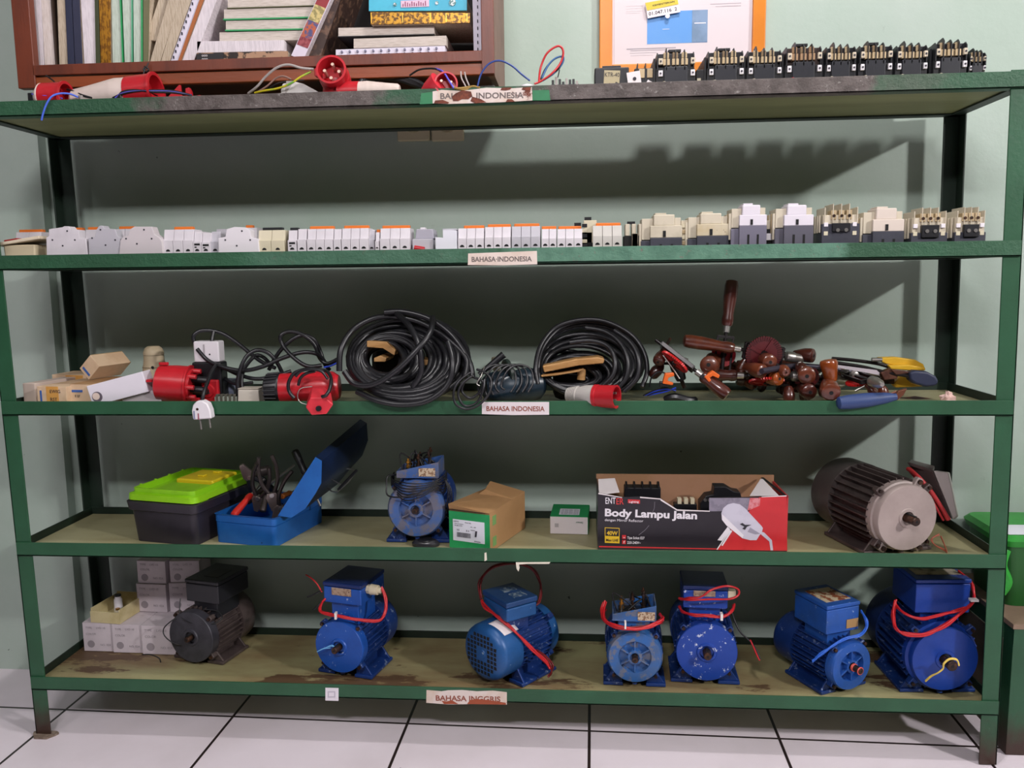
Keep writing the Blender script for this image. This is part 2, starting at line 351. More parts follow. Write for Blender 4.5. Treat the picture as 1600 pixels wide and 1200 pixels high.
def motor(label, facepx, Y, s, rpx, rz, L, mats, face='plain', shaft=(.008, .035), rb=1.04, fins=True, flip=False, fins_n=30, feet=True, cat='electric motor', lift=0):
    c = at(facepx[0], facepx[1], Y); r = rpx*scal(c); h = c.z-ZB[s]
    root = thing('electric_motor', (c.x, c.y, ZB[s]), label, cat, 'electric motors', rz)
    mb, mf, mc = mats                    # body, face, cover
    r = min(r, h-.002); rb = min(r*rb, h-.003); core = rb*.84
    y0, y1 = .012, L*.70
    if flip: h += 0
    b = MB(); b.ring([(y0, core), (y1, core)], 40, c=(0, 0, h))
    for k in range(fins_n):
        a = 2*math.pi*(k+.5)/fins_n
        if abs(math.degrees(math.atan2(math.cos(a), math.sin(a)))-0) < 0: continue
        ex = rb
        b.M = T(0, 0, h) @ RY(math.degrees(a)); b.box(-.0014, .0014, y0+.012, y1, core*.96, ex); b.M = Matrix.Identity(4)
    b.build('finned_housing', mb, root)
    # front end shield
    b = MB()
    if face == 'hub':
        prof = [(.02, rb*.97), (.004, rb*.97), (.0, r*.97), (0, r*.97), (-.004, r*.94), (-.004, r*.60), (.008, r*.56), (.008, r*.28), (-.006, r*.26), (-.006, r*.17), (0, r*.165)]
    elif face == 'step':
        prof = [(.03, rb*.93), (.012, rb*.93), (.010, r*.99), (-.006, r*.99), (-.009, r*.965), (-.009, r*.30), (-.0115, r*.28), (-.0115, r*.2), (-.004, r*.19)]
    else:
        prof = [(.022, rb*.96), (.006, rb*.96), (.004, r), (-.003, r), (-.005, r*.98), (-.005, r*.34), (-.008, r*.31), (-.008, r*.235), (.0, r*.23)]
    b.ring(prof, 48, c=(0, 0, h))
    b.build('end_shield', mf, root)
    if face == 'hub':
        b = MB()
        for k in range(6):
            b.M = T(0, 0, h) @ RY(60*k); b.box(-.0016, .0016, -.004, .010, r*.24, r*.58)
        b.build('spoke_ribs', mf, root, bev=.0005)
    for a in (45, 135, 225, 315):        # bolt lugs
        b = MB(); b.M = T(0, 0, h) @ RY(a); b.box(-.009, .009, .006, .024, rb*.9, rb*1.12, .003); lg = b.build('bolt_lug', mb, root, bev=.002)
        b = MB(); b.M = T(0, 0, h) @ RY(a); b.ring([(.0, .0045), (.006, .0045)], 6, c=(0, 0, rb*1.03)); b.build('bolt', DARKST, lg)
    # bearing + shaft
    MB().ring([(-.002, r*.225), (.003, r*.225), (.003, r*.12), (-.001, r*.12)], 32, c=(0, 0, h), cap=False).build('bearing_seal', BLKHOLE, root)
    b = MB(); sr, sl = shaft; b.ring([(-sl, sr*.86), (-sl+.002, sr), (.004, sr)], 24, c=(0, 0, h)); b.build('shaft', DARKST, root)
    b = MB(); b.ring([(-sl-.0004, sr*.3), (-sl+.001, sr*.3)], 12, c=(0, 0, h)); b.box(-sr*.3, sr*.3, -sl+.004, -.004, h+sr*.8, h+sr*1.12); b.build('shaft_key', BLKHOLE, root)
    # fan cover at the far end
    rc = min(rb*1.04, h-.002); b = MB(); b.ring([(y1-.012, rc), (L-.022, rc), (L-.012, rc*.97), (L-.004, rc*.86), (L, rc*.74), (L, rc*.18), (L+.002, rc*.16)], 48, c=(0, 0, h)); b.build('fan_cover', mc, root)
    b = MB(); g = rc*.185
    for i in range(-5, 6):
        for j in range(-5, 6):
            x, z = i*g*.86, j*g*.86
            d = math.hypot(x, z)
            if d < rc*.24 or d > rc*.72: continue
            b.box(x-g*.30, x+g*.30, L-.002, L+.0006, h+z-g*.30, h+z+g*.30)
    b.build('vent_holes', BLKHOLE, root)
    if feet:
        for sx in (-1, 1):
            b = MB(); xa, xb = sx*r*.42, sx*r*1.14
            b.box(min(xa, xb), max(xa, xb), y0+.006, y1-.002, .001, .009)
            b.hexa([(sx*r*.50-.004, y0+.012, .008), (sx*r*.50+.004, y0+.012, .008), (sx*r*.50+.004, y1-.01, .008), (sx*r*.50-.004, y1-.01, .008),
                    (sx*r*.52-.004, y0+.012, h-core*.78), (sx*r*.52+.004, y0+.012, h-core*.78), (sx*r*.52+.004, y1-.01, h-core*.78), (sx*r*.52-.004, y1-.01, h-core*.78)])
            for yy in (y0+.012, y1-.014):    # webs
                b.prism([(sx*r*.5, .008), (sx*r*1.1, .009), (sx*r*.78, h*.45), (sx*r*.5, h-core*.8)], yy, yy+.006)
            b.build('foot', mb, root, bev=.0015)
        b = MB(); b.cyl((0, .01, h-rb*.98), (0, .01, .012), .007, .006, 10); b.build('drain_plug', mb, root)
    return root, h, r, rb
def tbox(root, h, rb, px, Yf, depth, wrz, mt, mtop=None, hlid=.012, open_=False, tz=None):
    """terminal box seen as (left, right, top, bottom) px at depth Yf"""
    c = at((px[0]+px[1])/2, px[3], Yf); w = (px[1]-px[0])*scal(c)/math.cos(R(wrz)); H = ZZ(px[2], c.x, Yf)-c.z
    iv = M_of(root).inverted(); l = iv @ c
    e = bpy.data.objects.new('terminal_box', None)
    Mx = T(*l) @ RZ(wrz-math.degrees(root.rotation_euler.z))
    neck = MB(); neck.M = Mx; neck.box(-w*.36, w*.36, .012, depth*.8, -(l.z-h-rb*.6), 0.001); neck.build('box_neck', mt, root, bev=.002)
    b = MB(); b.M = Mx
    if not open_:
        b.box(-w/2, w/2, 0, depth, 0, H-hlid); o = b.build('terminal_box', mt, root, bev=.003)
        b = MB(); b.M = Mx; b.box(-w/2-.0015, w/2+.0015, -.0015, depth+.0015, H-hlid+.0012, H); b.build('box_lid', mtop or mt, o, bev=.003)
    else:
        t = .003; hl, hr = H*.38, H
        for (xa, xb, ya, yb) in ((-w/2, w/2, 0, t), (-w/2, w/2, depth-t, depth), (-w/2, -w/2+t, t, depth-t), (w/2-t, w/2, t, depth-t)):
            za = lambda x: hl+(hr-hl)*(x+w/2)/w
            b.hexa([(xa, ya, 0), (xb, ya, 0), (xb, yb, 0), (xa, yb, 0), (xa, ya, za(xa)), (xb, ya, za(xb)), (xb, yb, za(xb)), (xa, yb, za(xa))])
        b.box(-w/2, w/2, 0, depth, -.002, .001); o = b.build('terminal_box', mt, root, bev=.0008)
        tb = MB(); tb.M = Mx; tb.box(-w*.36, w*.36, depth*.3, depth*.75, .001, .014)
        tb.build('terminal_block', BLACKP, o, bev=.001)
        for k in range(6):
            q = MB(); q.M = Mx; x = -w*.28+(k % 3)*w*.25; y = depth*(.38 if k < 3 else .66); zt = .014+hl+.012*(k % 3)
            q.cyl((x, y, .012), (x, y, zt+.012), .0025, n=8); q.cyl((x, y, .018), (x, y, .024), .006, n=6); q.cyl((x, y, zt), (x, y, zt+.005), .0055, n=6); q.build('terminal_stud', BRASS if k % 3 == 0 else DARKST, o)
        q = MB(); q.M = Mx
        for k in range(7):
            x0 = random.uniform(-.4, .4)*w; q.tube(spline([(x0, depth*random.uniform(.2, .9), .01), (x0+random.uniform(-.01, .01), depth*.5, .04+random.random()*.02), (random.uniform(-.4, .4)*w, depth*random.uniform(.2, .8), .02)], 6), .002, 6)
        q.build('box_wiring', RUBBER, o)
    return o, Mx, w, H
def sticker(parent, Mx, x0, x1, z0, z1, y=-.002, mt=None, s=None, size=.01, ink=None, name='label_plate', top=False):
    b = MB(); b.M = Mx
    if top: b.box(x0, x1, z0, z1, y, y+.0008)
    else: b.box(x0, x1, y-.0008, y, z0, z1)
    o = b.build(name, mt, parent)
    if s:
        t = text('lettering', s, size, ink or INK, o, (0, 0, 0)); loc = Mx @ (T(x0+.002, z0+.002, y+.001) if top else T(x0+.003, y-.0011, z0+(z1-z0)*.25) @ RX(90))
        t.location = loc.to_translation(); t.rotation_euler = loc.to_euler()
    return o
def blue(n, c, c2, spots=None, sth=.66, ssc=40, rough=.4): return mat(n, c, rough, .1, c2=c2, scale=12, lo=.4, hi=.65, bump=.12, bscale=70, spots=spots, sscale=ssc, sth=sth)
B2 = blue('motor_paint_cobalt', '1c54ae', '1a4a9c', 'b4c0d6', .63, 75); B3 = blue('motor_paint_teal_blue', '1c5490', '184a80', 'a9bdd0', .66, 60)
B4 = blue('motor_paint_dusty_blue', '2d67ae', '4a6287', '6c7284', .53, 30); B5 = blue('motor_paint_chipped_blue', '1a45a4', '193f97', 'c9d0e2', .60, 55)
B6 = blue('motor_paint_mid_blue', '2257ac', '274f90', '9fb6d2', .64, 70); B7 = blue('motor_paint_royal', '143d98', '13388a', None); B8 = blue('motor_paint_greyed', '3560a6', '5b6885', '69697a', .50, 26)
BD = blue('motor_paint_dark_blue', '1a3a7c', '152f68', '7c8cae', .60, 70)
GR1 = mat('motor_charcoal', '44434b', .45, .2, c2='393840', scale=30, bump=.15); BR9 = mat('motor_brown_grey', '594d4b', .42, .2, c2='4a3f3e', scale=25, bump=.1)
FA9 = mat('motor_face_grey', 'a2938f', .5, 0, c2='958682', scale=6, bump=.06, spots='4c3f3b', sscale=30, sth=.76)
PLATE = mat('nameplate_worn', 'b29a84', .5, .2, c2='8a6d5a', scale=120, spots='5a3a30', sscale=90, sth=.6)
PAPER = mat('paper_white', 'e8dfe2', .7)
# ---- bottom shelf
m, h, r, rb = motor('charcoal motor with a black terminal box beside the white cartons on the bottom shelf', (300, 995), .122, 4, 41, -14, .19, (BR9, GR1, BR9), 'plain', (.008, .022))
o, Mx, w, H = tbox(m, h, rb, (287, 346, 907, 942), .14, .13, -14, mat('box_black', '232328', .35), mat('box_black', '', .3))
sticker(o, Mx, -w*.15, w*.28, .03, .09, H, mat('box_label_grey', '3f3f41', .5), top=True)
wire(m, [(282, 935, .15), (281, 958, .13), (290, 970, .12), (312, 975, .115), (335, 974, .118), (347, 965, .13), (340, 955, .14), (318, 952, .14)], .0016, RUBBER)
wire(m, [(283, 962, .14), (268, 970, .12), (256, 982, .115), (257, 993, .11), (268, 1003, .11), (283, 1008, .118)], .0016, RUBBER)
wire(m, [(222, 1023, .10), (235, 1023, .095), (248, 1028, .09), (251, 1035, .09)], .0016, RUBBER, 'loose_wire_end')
m, h, r, rb = motor('cobalt blue motor with beige cable gland and pale blue thread on its shaft', (531, 1010), .062, 4, 42, -14, .20, (BD, B2, BD), 'plain', (.0085, .030))
o, Mx, w, H = tbox(m, h, rb, (503, 567, 912, 944), .085, .13, -14, B2, blue('motor_lid_navy', '122a66', '10265c'))
sticker(o, Mx, -w*.27, w*.25, H*.42, H*.78, -.001, PLATE, '', .01)
b = MB(); b.M = Mx; b.cyl((w/2, .035, H*.62), (w/2+.012, .035, H*.62), .012, n=6); b.cyl((w/2+.01, .035, H*.62), (w/2+.032, .035, H*.62), .014, .0125, n=12); b.cyl((w/2+.03, .035, H*.62), (w/2+.04, .035, H*.62), .008, n=12); b.build('cable_gland', BEIGE, o, bev=.001)
wire(m, [(596, 918, .10), (603, 935, .09), (602, 955, .07), (594, 968, .055), (570, 970, .045), (540, 965, .045), (515, 960, .055), (501, 955, .07), (503, 943, .09), (508, 935, .1)], .0026, REDW, strands=4, jit=.0025)
wire(m, [(503, 925, .09), (495, 912, .09), (486, 903, .1), (478, 898, .11)], .0018, REDW); wire(m, [(503, 922, .09), (490, 929, .09), (480, 933, .09)], .002, RUBBER); wire(m, [(502, 941, .09), (495, 948, .085), (489, 953, .085)], .002, RUBBER)
b = MB(); b.M = M_of(m).inverted(); c = at(525, 962, .045); b.box(c.x-.0025, c.x+.0025, c.y-.006, c.y+.006, c.z-.008, c.z+.009); b.build('cable_tie', TIE, m)
wire(m, [(526, 1013, .045), (519, 1009, .05), (508, 1012, .05), (496, 1018, .052), (505, 1013, .05), (516, 1012, .05)], .0011, mat('pale_blue_thread', '6fb0e0', .6), 'thread', strands=2, jit=.001)
m, h, r, rb = motor('blue motor turned round, its gridded fan cover and a white paper note facing out', (805, 990), .16, 4, 40, 141, .215, (BD, B3, B3), 'plain', (.008, .02))
# this one shows its fan end: put the fan end where the photo shows it
cc = at(752, 1030, .035); m.location = (cc.x+math.sin(R(141))*.217, cc.y-math.cos(R(141))*.217-.0, ZB[4])
Mi = M_of(m).inverted(); c = at(797, 963, .11); q = Mi @ c
Mx = T(q.x, q.y, h+rb*.98+.012) @ RZ(128-141+180)
b = MB(); b.M = Mx; b.box(-.038, .038, -.03, .03, -.04, .001); b.build('box_neck', BD, m)
b = MB(); b.M = Mx; b.box(-.056, .056, -.046, .046, 0, .036); o = b.build('terminal_box', B3, m, bev=.005)
b = MB(); b.M = Mx; b.box(-.058, .058, -.048, .048, .037, .052); b.build('box_lid', blue('lid_slate_blue', '1c4377', '193c6b'), o, bev=.004)
for dx in (-.03, .018):
    b = MB(); b.M = Mx; b.box(-.036 if dx < 0 else .008, -.006 if dx < 0 else .038, -.012, .028, .052, .0526); b.build('label_plate', mat('lid_print_grey', '7d8a96', .5, 0, c2='2a4a70', scale=90, lo=.45, hi=.5), o)
b = MB(); rc = rb*1.055
for i in range(8):
    for j in range(6):
        pass
vs = []; fs = []
for i in range(9):
    a = R(-38+i*5.2)
    for j in range(7):
        y = .215-.030-.0085*j+ (i*.0012); vs.append((rc*math.sin(a-R(6)), y, h+rc*math.cos(a-R(6))))
for i in range(8):
    for j in range(6): k = i*7+j; fs.append((k, k+1, k+8, k+7))
b.add(vs, fs); o = b.build('paper_note', PAPER, m); s_ = o.modifiers.new('thickness', 'SOLIDIFY'); s_.thickness = .0005
wire(m, [(752, 938, .12), (760, 950, .09), (780, 965, .06), (800, 985, .045), (825, 1008, .05), (850, 1032, .06), (860, 1045, .06)], .0026, REDW, strands=4, jit=.003)
wire(m, [(752, 935, .12), (749, 915, .13), (757, 898, .14), (772, 886, .15), (800, 880, .16), (828, 886, .16), (842, 905, .16), (846, 925, .15), (842, 940, .14), (833, 948, .13)], .0022, mat('dark_red_wire', '6b1518', .4), strands=3, jit=.004)
wire(m, [(840, 1015, .09), (856, 1028, .07), (863, 1040, .06), (862, 1052, .06), (856, 1057, .06)], .0022, mat('dark_red_wire', '', 0), strands=3, jit=.003)
m, h, r, rb = motor('small dusty blue motor with its terminal box open and red leads coiled under it', (992, 1026), .045, 4, 43, -2, .17, (BD, B4, BD), 'hub', (.008, .022))
o, Mx, w, H = tbox(m, h, rb, (957, 1025, 946, 970), .06, .085, -2, B4, open_=True)
sticker(o, Mx, w*.08, w*.47, .002, .024, -.001, mat('paper_torn', 'cbb79c', .7, 0, c2='8d6a50', scale=150, lo=.5, hi=.52))
wire(m, [(945, 940, .10), (941, 955, .08), (945, 970, .05), (965, 979, .02), (995, 982, .01), (1022, 977, .02), (1035, 968, .04), (1030, 960, .07)], .0026, REDW, strands=5, jit=.004)
wire(m, [(945, 950, .10), (943, 965, .07), (955, 975, .04), (985, 980, .015), (1015, 975, .03), (1035, 972, .05)], .0026, mat('dark_red_wire', '', 0), strands=2, jit=.004)
b = MB(); b.M = M_of(m).inverted(); c = at(977, 976, .012); b.box(c.x-.002, c.x+.002, c.y-.008, c.y+.006, c.z-.008, c.z+.009); b.build('cable_tie', TIE, m)
m, h, r, rb = motor('deep blue motor with chipped paint face, red leads looped over its terminal box', (1104, 1018), .068, 4, 47, -3, .215, (BD, B5, BD), 'plain', (.010, .03))
o, Mx, w, H = tbox(m, h, rb, (1068, 1136, 916, 951), .10, .11, -3, B5, blue('motor_lid_navy', '', ''))
sticker(o, Mx, -w*.27, w*.22, H*.55, H*.80, -.001, PLATE); b = MB(); b.M = Mx; b.box(w*.5, w*.5+.02, .0, .02, H*.5, H*.82); b.build('cable_gland', BEIGE, o, bev=.002)
wire(m, [(1063, 938, .12), (1075, 935, .085), (1095, 932, .075), (1112, 922, .075), (1135, 915, .08), (1152, 920, .09), (1154, 930, .09), (1140, 936, .08), (1110, 936, .075), (1080, 937, .08), (1060, 935, .11)], .0022, REDW, strands=2, jit=.0015)
wire(m, [(1062, 948, .12), (1066, 956, .09), (1085, 961, .06), (1110, 963, .05), (1130, 963, .055), (1143, 955, .07), (1147, 945, .1)], .0026, REDW, strands=4, jit=.0025)
wire(m, [(1141, 950, .10), (1148, 970, .09), (1157, 988, .08), (1170, 1000, .08), (1180, 1012, .08), (1188, 1030, .07)], .002, RUBBER); wire(m, [(1172, 1000, .08), (1177, 1010, .08), (1182, 1022, .075), (1187, 1032, .07)], .0022, REDW)
b = MB(); b.M = M_of(m).inverted(); c = at(1127, 963, .052); b.box(c.x-.003, c.x+.003, c.y-.008, c.y+.006, c.z-.008, c.z+.009); b.build('cable_tie', TIE, m)
m, h, r, rb = motor('mid blue finned motor turned to the left, red rings on its shaft and blue leads', (1329, 1040), .055, 4, 40, 27, .215, (BD, B6, BD), 'hub', (.0075, .034), rb=1.02)
o, Mx, w, H = tbox(m, h, rb, (1288, 1345, 943, 988), .075, .12, 24, B6)
sticker(o, Mx, -w*.36, w*.4, .02, .1, H, mat('label_peeling', 'c9b79a', .6, 0, c2='8a4a2c', scale=40, lo=.5, hi=.54, spots='4b4038', sscale=30, sth=.62), top=True, name='lid_label'); sticker(o, Mx, w*.1, w*.46, H*.12, H*.42, -.001, mat('tan_tag', 'a98556', .6))
wire(m, [(1346, 955, .10), (1353, 968, .08), (1353, 983, .07), (1342, 993, .05), (1320, 998, .04), (1300, 1008, .035), (1283, 1022, .03), (1270, 1033, .035)], .0022, mat('blue_wire', '2a62c8', .4), strands=3, jit=.0025)
MBB = MB()
iv = M_of(m)
for k, yy in enumerate((-.010, -.013, -.031)):
    b = MB(); b.tube([(.0085*math.cos(a), yy, h+.0085*math.sin(a)) for a in [2*math.pi*i/16 for i in range(16)]], .0015, 6, True); b.build('shaft_ring', mat('pink_red_wire', 'd8584e', .4), m)
m, h, r, rb = motor('largest royal blue motor, yellow string tied to its shaft, beside the right-hand post', (1474, 1028), .052, 4, 52, 3, .25, (BD, B7, blue('motor_cover_navy', '142c62', '10254f')), 'step', (.0125, .045), rb=1.16)
o, Mx, w, H = tbox(m, h, rb*.86, (1430, 1514, 905, 958), .085, .13, 3, B7)
sticker(o, Mx, -w*.4, w*.44, .03, .11, H, mat('label_dirty_white', 'b9ad9c', .6, 0, c2='3c2c22', scale=20, lo=.42, hi=.6), top=True, name='lid_label')
wire(m, [(1400, 938, .10), (1396, 960, .08), (1400, 982, .05), (1420, 992, .035), (1450, 990, .03), (1480, 975, .035), (1505, 955, .05), (1520, 938, .07), (1522, 920, .09), (1512, 905, .11), (1498, 893, .13)], .0026, REDW, strands=4, jit=.0035)
wire(m, [(1400, 945, .10), (1415, 960, .06), (1440, 966, .045), (1470, 960, .045), (1495, 955, .05), (1510, 950, .055)], .0026, REDW, strands=3, jit=.003)
wire(m, [(1430, 900, .16), (1445, 890, .17), (1470, 885, .17), (1495, 892, .15), (1512, 905, .12)], .002, RUBBER)
b = MB(); b.M = M_of(m).inverted(); c = at(1521, 937, .066); b.box(c.x-.009, c.x+.009, c.y-.008, c.y+.006, c.z-.0025, c.z+.0025); b.build('cable_tie', TIE, m)
YEL = mat('yellow_string', 'e0c25a', .7)
wire(m, [(1498, 1040, -.01), (1495, 1031, -.006), (1484, 1030, -.006), (1475, 1037, -.006), (1474, 1045, -.004), (1465, 1051, .0), (1455, 1056, .01), (1446, 1064, .02)], .0018, YEL, 'string', strands=2, jit=.001)
# ---- fourth shelf
m, h, r, rb = motor('small greyed blue motor with open terminal box and black leads wound round it', (650, 796), .072, 3, 45, 0, .19, (BD, B8, BD), 'hub', (.0075, .018))
o, Mx, w, H = tbox(m, h, rb, (619, 686, 722, 746), .085, .09, 0, B8, open_=True)
sticker(o, Mx, w*.03, w*.42, .003, .024, -.001, mat('paper_torn', '', 0))
for k in range(7):
    dy = k*4.5
    wire(m, [(616, 738+dy*.5, .12), (612, 748+dy*.4, .09), (630, 754+dy, .055), (655, 756+dy*.8, .045), (680, 752+dy*.5, .055), (694, 742+dy, .08), (698, 735+dy*.6, .12)], .0015, RUBBER, strands=1)
wire(m, [(620, 742, .1), (606, 744, .08), (604, 760, .07), (606, 774, .06), (625, 777, .045), (650, 772, .045), (672, 762, .05), (690, 755, .07)], .002, RUBBER)
for k in range(3):
    wire(m, [(692, 745, .09), (703-k*2, 760, .085), (706-k*3, 775, .08), (703-k*3, 790, .08), (700-k*3, 800, .09)], .0016, RUBBER)
b = MB()
m, h, r, rb = motor('big grey-brown finned motor with plain pale face and side-mounted connection box', (1414, 808), .042, 3, 53, 16, .268, (BR9, FA9, mat('motor_cover_grey', '5e5654', .4, .1, c2='514947', scale=8)), 'step', (.0105, .042), rb=1.14)
ear = FA9
for a in (25, 150, 215):
    b = MB(); b.M = T(0, 0, h) @ RY(a); b.box(-.011, .011, .004, .018, rb*.84, rb*1.1, .003); b.build('shield_ear', FA9, m, bev=.003)
    b = MB(); b.M = T(0, 0, h) @ RY(a); b.ring([(-.001, .006), (.006, .006)], 14, c=(0, 0, rb*1.0)); b.build('ear_bolt', DARKST, m)
Mi = M_of(m).inverted()
def wl(px, py, Y): return Mi @ at(px, py, Y)
# connection box at the right: tilted case, lid and red gasket
LIDG = mat('box_cover_grey', '9c9490', .4, .1, c2='8b837f', scale=10); REDG = mat('red_gasket', 'a8262a', .5)
cA, cB, cC, cD = (1459, 735), (1480, 736), (1494, 808), (1490, 812)
b = MB(); b.hexa([wl(1417, 722, .16), wl(1458, 737, .09), wl(1458, 737, .20), wl(1420, 722, .26), wl(1470, 800, .10), wl(1489, 812, .09), wl(1489, 812, .20), wl(1474, 800, .22)]); o = b.build('terminal_box', BR9, m, bev=.002)
b = MB(); b.hexa([wl(1458, 735, .085), wl(1482, 738, .085), wl(1484, 738, .20), wl(1462, 735, .22), wl(1489, 812, .085), wl(1496, 806, .085), wl(1498, 806, .20), wl(1492, 812, .21)]); b.build('box_lid', LIDG, o, bev=.003)
b = MB(); b.hexa([wl(1420, 722, .14), wl(1458, 734, .10), wl(1460, 728, .2), wl(1423, 718, .25), wl(1420, 727, .14), wl(1458, 740, .10), wl(1460, 733, .2), wl(1423, 722, .25)]); b.build('box_top', BR9, o, bev=.001)
wire(m, [(1420, 732, .13), (1435, 745, .09), (1452, 765, .08), (1468, 788, .08), (1482, 812, .08)], .005, REDG, 'gasket', strands=2, jit=.002)
wire(m, [(1422, 737, .12), (1440, 758, .09), (1458, 785, .08), (1474, 813, .08)], .003, REDG, 'gasket')
wire(m, [(1468, 835, .06), (1456, 842, .05), (1462, 852, .05), (1475, 858, .06), (1480, 862, .06), (1476, 850, .06), (1470, 838, .06)], .0014, mat('brown_wire', '8a4632', .5), strands=2, jit=.002)
# ================================================================ boxes and toolboxes
def poly(parent, pts, Y, mt, name, th=.0006):          # flat piece lying on a face that stands at depth Y (parent unrotated)
    P = [at(x, y, Y)-parent.location for x, y in pts]; b = MB(); b.prism([(p.x, p.z) for p in P], P[0].y-th, P[0].y, 'y'); return b.build(name, mt, parent, smooth=False)
def tfit(parent, s, x0, x1, base, cap, Y, mt, bold=.0, slope=0, name='lettering', off=.0004):
    o = text(name, s, 1, mt, None, (0, 0, 0), (0, 0, 0), bold=bold, ext=.01)
    xs = [v.co.x for v in o.data.vertices]; w0, w1 = min(xs), max(xs)
    A = at(x0, base, Y); B = at(x1, base+slope*(x1-x0), Y); W = (B-A).length; H = cap*scal(A)/.70
    k = W/(w1-w0); a = math.atan2(B.z-A.z, B.x-A.x)
    Mx = T(A.x, A.y-off, A.z) @ Matrix.Rotation(-a, 4, 'Y') @ RX(90) @ Matrix.Diagonal((k, H, .02, 1)) @ T(-w0, 0, 0)
    o.data.transform((Matrix.Identity(4) if parent is None else M_of(parent).inverted()) @ Mx)
    if parent: o.parent = parent
    return o
# dark toolbox with the lime lid
DKP = mat('toolbox_dark_plastic', '2b2730', .38, 0, c2='25222a', scale=15); LIME = mat('lime_plastic', '8fce1e', .35, 0, c2='84c016', scale=8); YORG = mat('yellow_plastic', 'd9c022', .35)
t = thing('toolbox', (.352, .062, ZB[3]), 'dark grey plastic toolbox with lime green lid and yellow organiser on top', 'toolbox', rz=-12)
b = MB()
def rrect(x0, x1, y0, y1, r, n=4):
    out = []
    for cx, cy, a0 in ((x1-r, y1-r, 0), (x0+r, y1-r, 90), (x0+r, y0+r, 180), (x1-r, y0+r, 270)):
        for k in range(n+1): a = R(a0+90*k/n); out.append((cx+r*math.cos(a), cy+r*math.sin(a)))
    return out
def loft(b, rings, cap0=True, cap1=True):               # rings of (outline, z)
    n = len(rings[0][0]); vs = []; fs = []
    for pl, z in rings: vs += [(x, y, z) for x, y in pl]
    for i in range(len(rings)-1):
        for k in range(n): a = i*n+k; c = i*n+(k+1) % n; fs.append((a, c, c+n, a+n))
    if cap0: fs.append(list(range(n-1, -1, -1)))
    if cap1: fs.append([(len(rings)-1)*n+k for k in range(n)])
    b.add(vs, fs); return b
def rr(w, d, r, e=0): return rrect(-w/2-e, w/2+e, -e, d+e, r)
loft(b, [(rr(.184, .235, .016, 0), 0), (rr(.184, .235, .016, .006), .082), (rr(.184, .235, .018, .013), .086), (rr(.184, .235, .018, .016), .108), (rr(.184, .235, .018, .012), .110), (rr(.184, .235, .016, .008), .104)])
b.build('body', DKP, t, ang=30)
b = MB(); loft(b, [(rr(.184, .235, .018, .012), .112), (rr(.184, .235, .018, .011), .127), (rr(.184, .235, .016, .004), .129), (rr(.184, .235, .014, .001), .129), (rr(.184, .235, .014, .001), .141), (rr(.184, .235, .012, -.004), .141), (rr(.184, .235, .010, -.006), .127)]); b.build('lid', LIME, t, ang=30)
for k in range(4):
    b = MB(); b.box(-.095, -.088, .03+k*.055, .034+k*.055, .125, .1435); b.build('lid_rib', LIME, t, bev=.001)
b = MB(); b.box(-.035, .082, .005, .085, .127, .139); b.build('organizer_tray', LIME, t, bev=.004)
b = MB(); b.box(-.03, .084, .09, .20, .127, .147); o = b.build('organizer_lid', YORG, t, bev=.005)
b = MB(); b.box(.015, .035, .12, .135, .147, .152); b.build('organizer_catch', YORG, o, bev=.002); b = MB(); b.box(.03, .05, .165, .18, .147, .152); b.build('organizer_catch', YORG, o, bev=.002)
b = MB(); b.box(.086, .1, .02, .05, .100, .122); b.build('latch', LIME, t, bev=.003)
# blue steel toolbox, lid thrown open to the right
BST = mat('toolbox_blue_steel', '2268b8', .35, .25, c2='1c58a4', scale=6, lo=.4, hi=.6, spots='17294a', sscale=34, sth=.655)
BSD = mat('toolbox_navy_steel', '15233f', .4, .3, c2='1a2c50', scale=9)
t = thing('toolbox', (.564, .058, ZB[3]), 'open blue steel toolbox full of tools, lid thrown open to the right', 'toolbox', rz=-13)
b = MB(); w_, d_ = .178, .235
loft(b, [(rr(w_, d_, .012, -.001), .0), (rr(w_, d_, .012, 0), .052), (rr(w_, d_, .012, -.0015), .0535), (rr(w_, d_, .012, .001), .055), (rr(w_, d_, .012, .001), .072), (rr(w_, d_, .012, .003), .0745), (rr(w_, d_, .010, -.003), .0745), (rr(w_, d_, .010, -.004), .008)]); b.build('body', BST, t, ang=30)
iv = M_of(t).inverted()
F = [(434, 806), (493, 714), (503, 720), (502, 755), (493, 771), (477, 795), (455, 809)]; Bk = [(509, 752), (563, 655), (573, 661), (575, 688), (566, 712), (545, 735), (527, 757)]
FP = [iv @ at(x, y, .058) for x, y in F]; BP = [iv @ at(x, y, .295) for x, y in Bk]; n = len(F)
b = MB(); b.mi = 0; b.add(FP+BP, [list(range(n))]); b.mi = 1; b.add(FP+BP, [list(range(2*n-1, n-1, -1))]+[(i, (i+1) % n, (i+1) % n+n, i+n) for i in range(n)])
o = b.build('lid', [BST, BSD], t, ang=50)
b = MB(); q = [iv @ at(*p) for p in ((512, 762, .14), (527, 769, .10), (556, 738, .20), (540, 732, .22))]
b.tube(spline(q, 2), .0018, 6); b.build('handle', STEEL, o)
b = MB(); b.tube([iv @ at(529, 765, .11), iv @ at(557, 735, .2)], .004, 8); b.build('handle_grip', BLACKP, o)
b = MB(); b.tube([iv @ at(515, 747, .13), iv @ at(532, 757, .10)], .0015, 6); b.build('handle_hinge', STEEL, o)
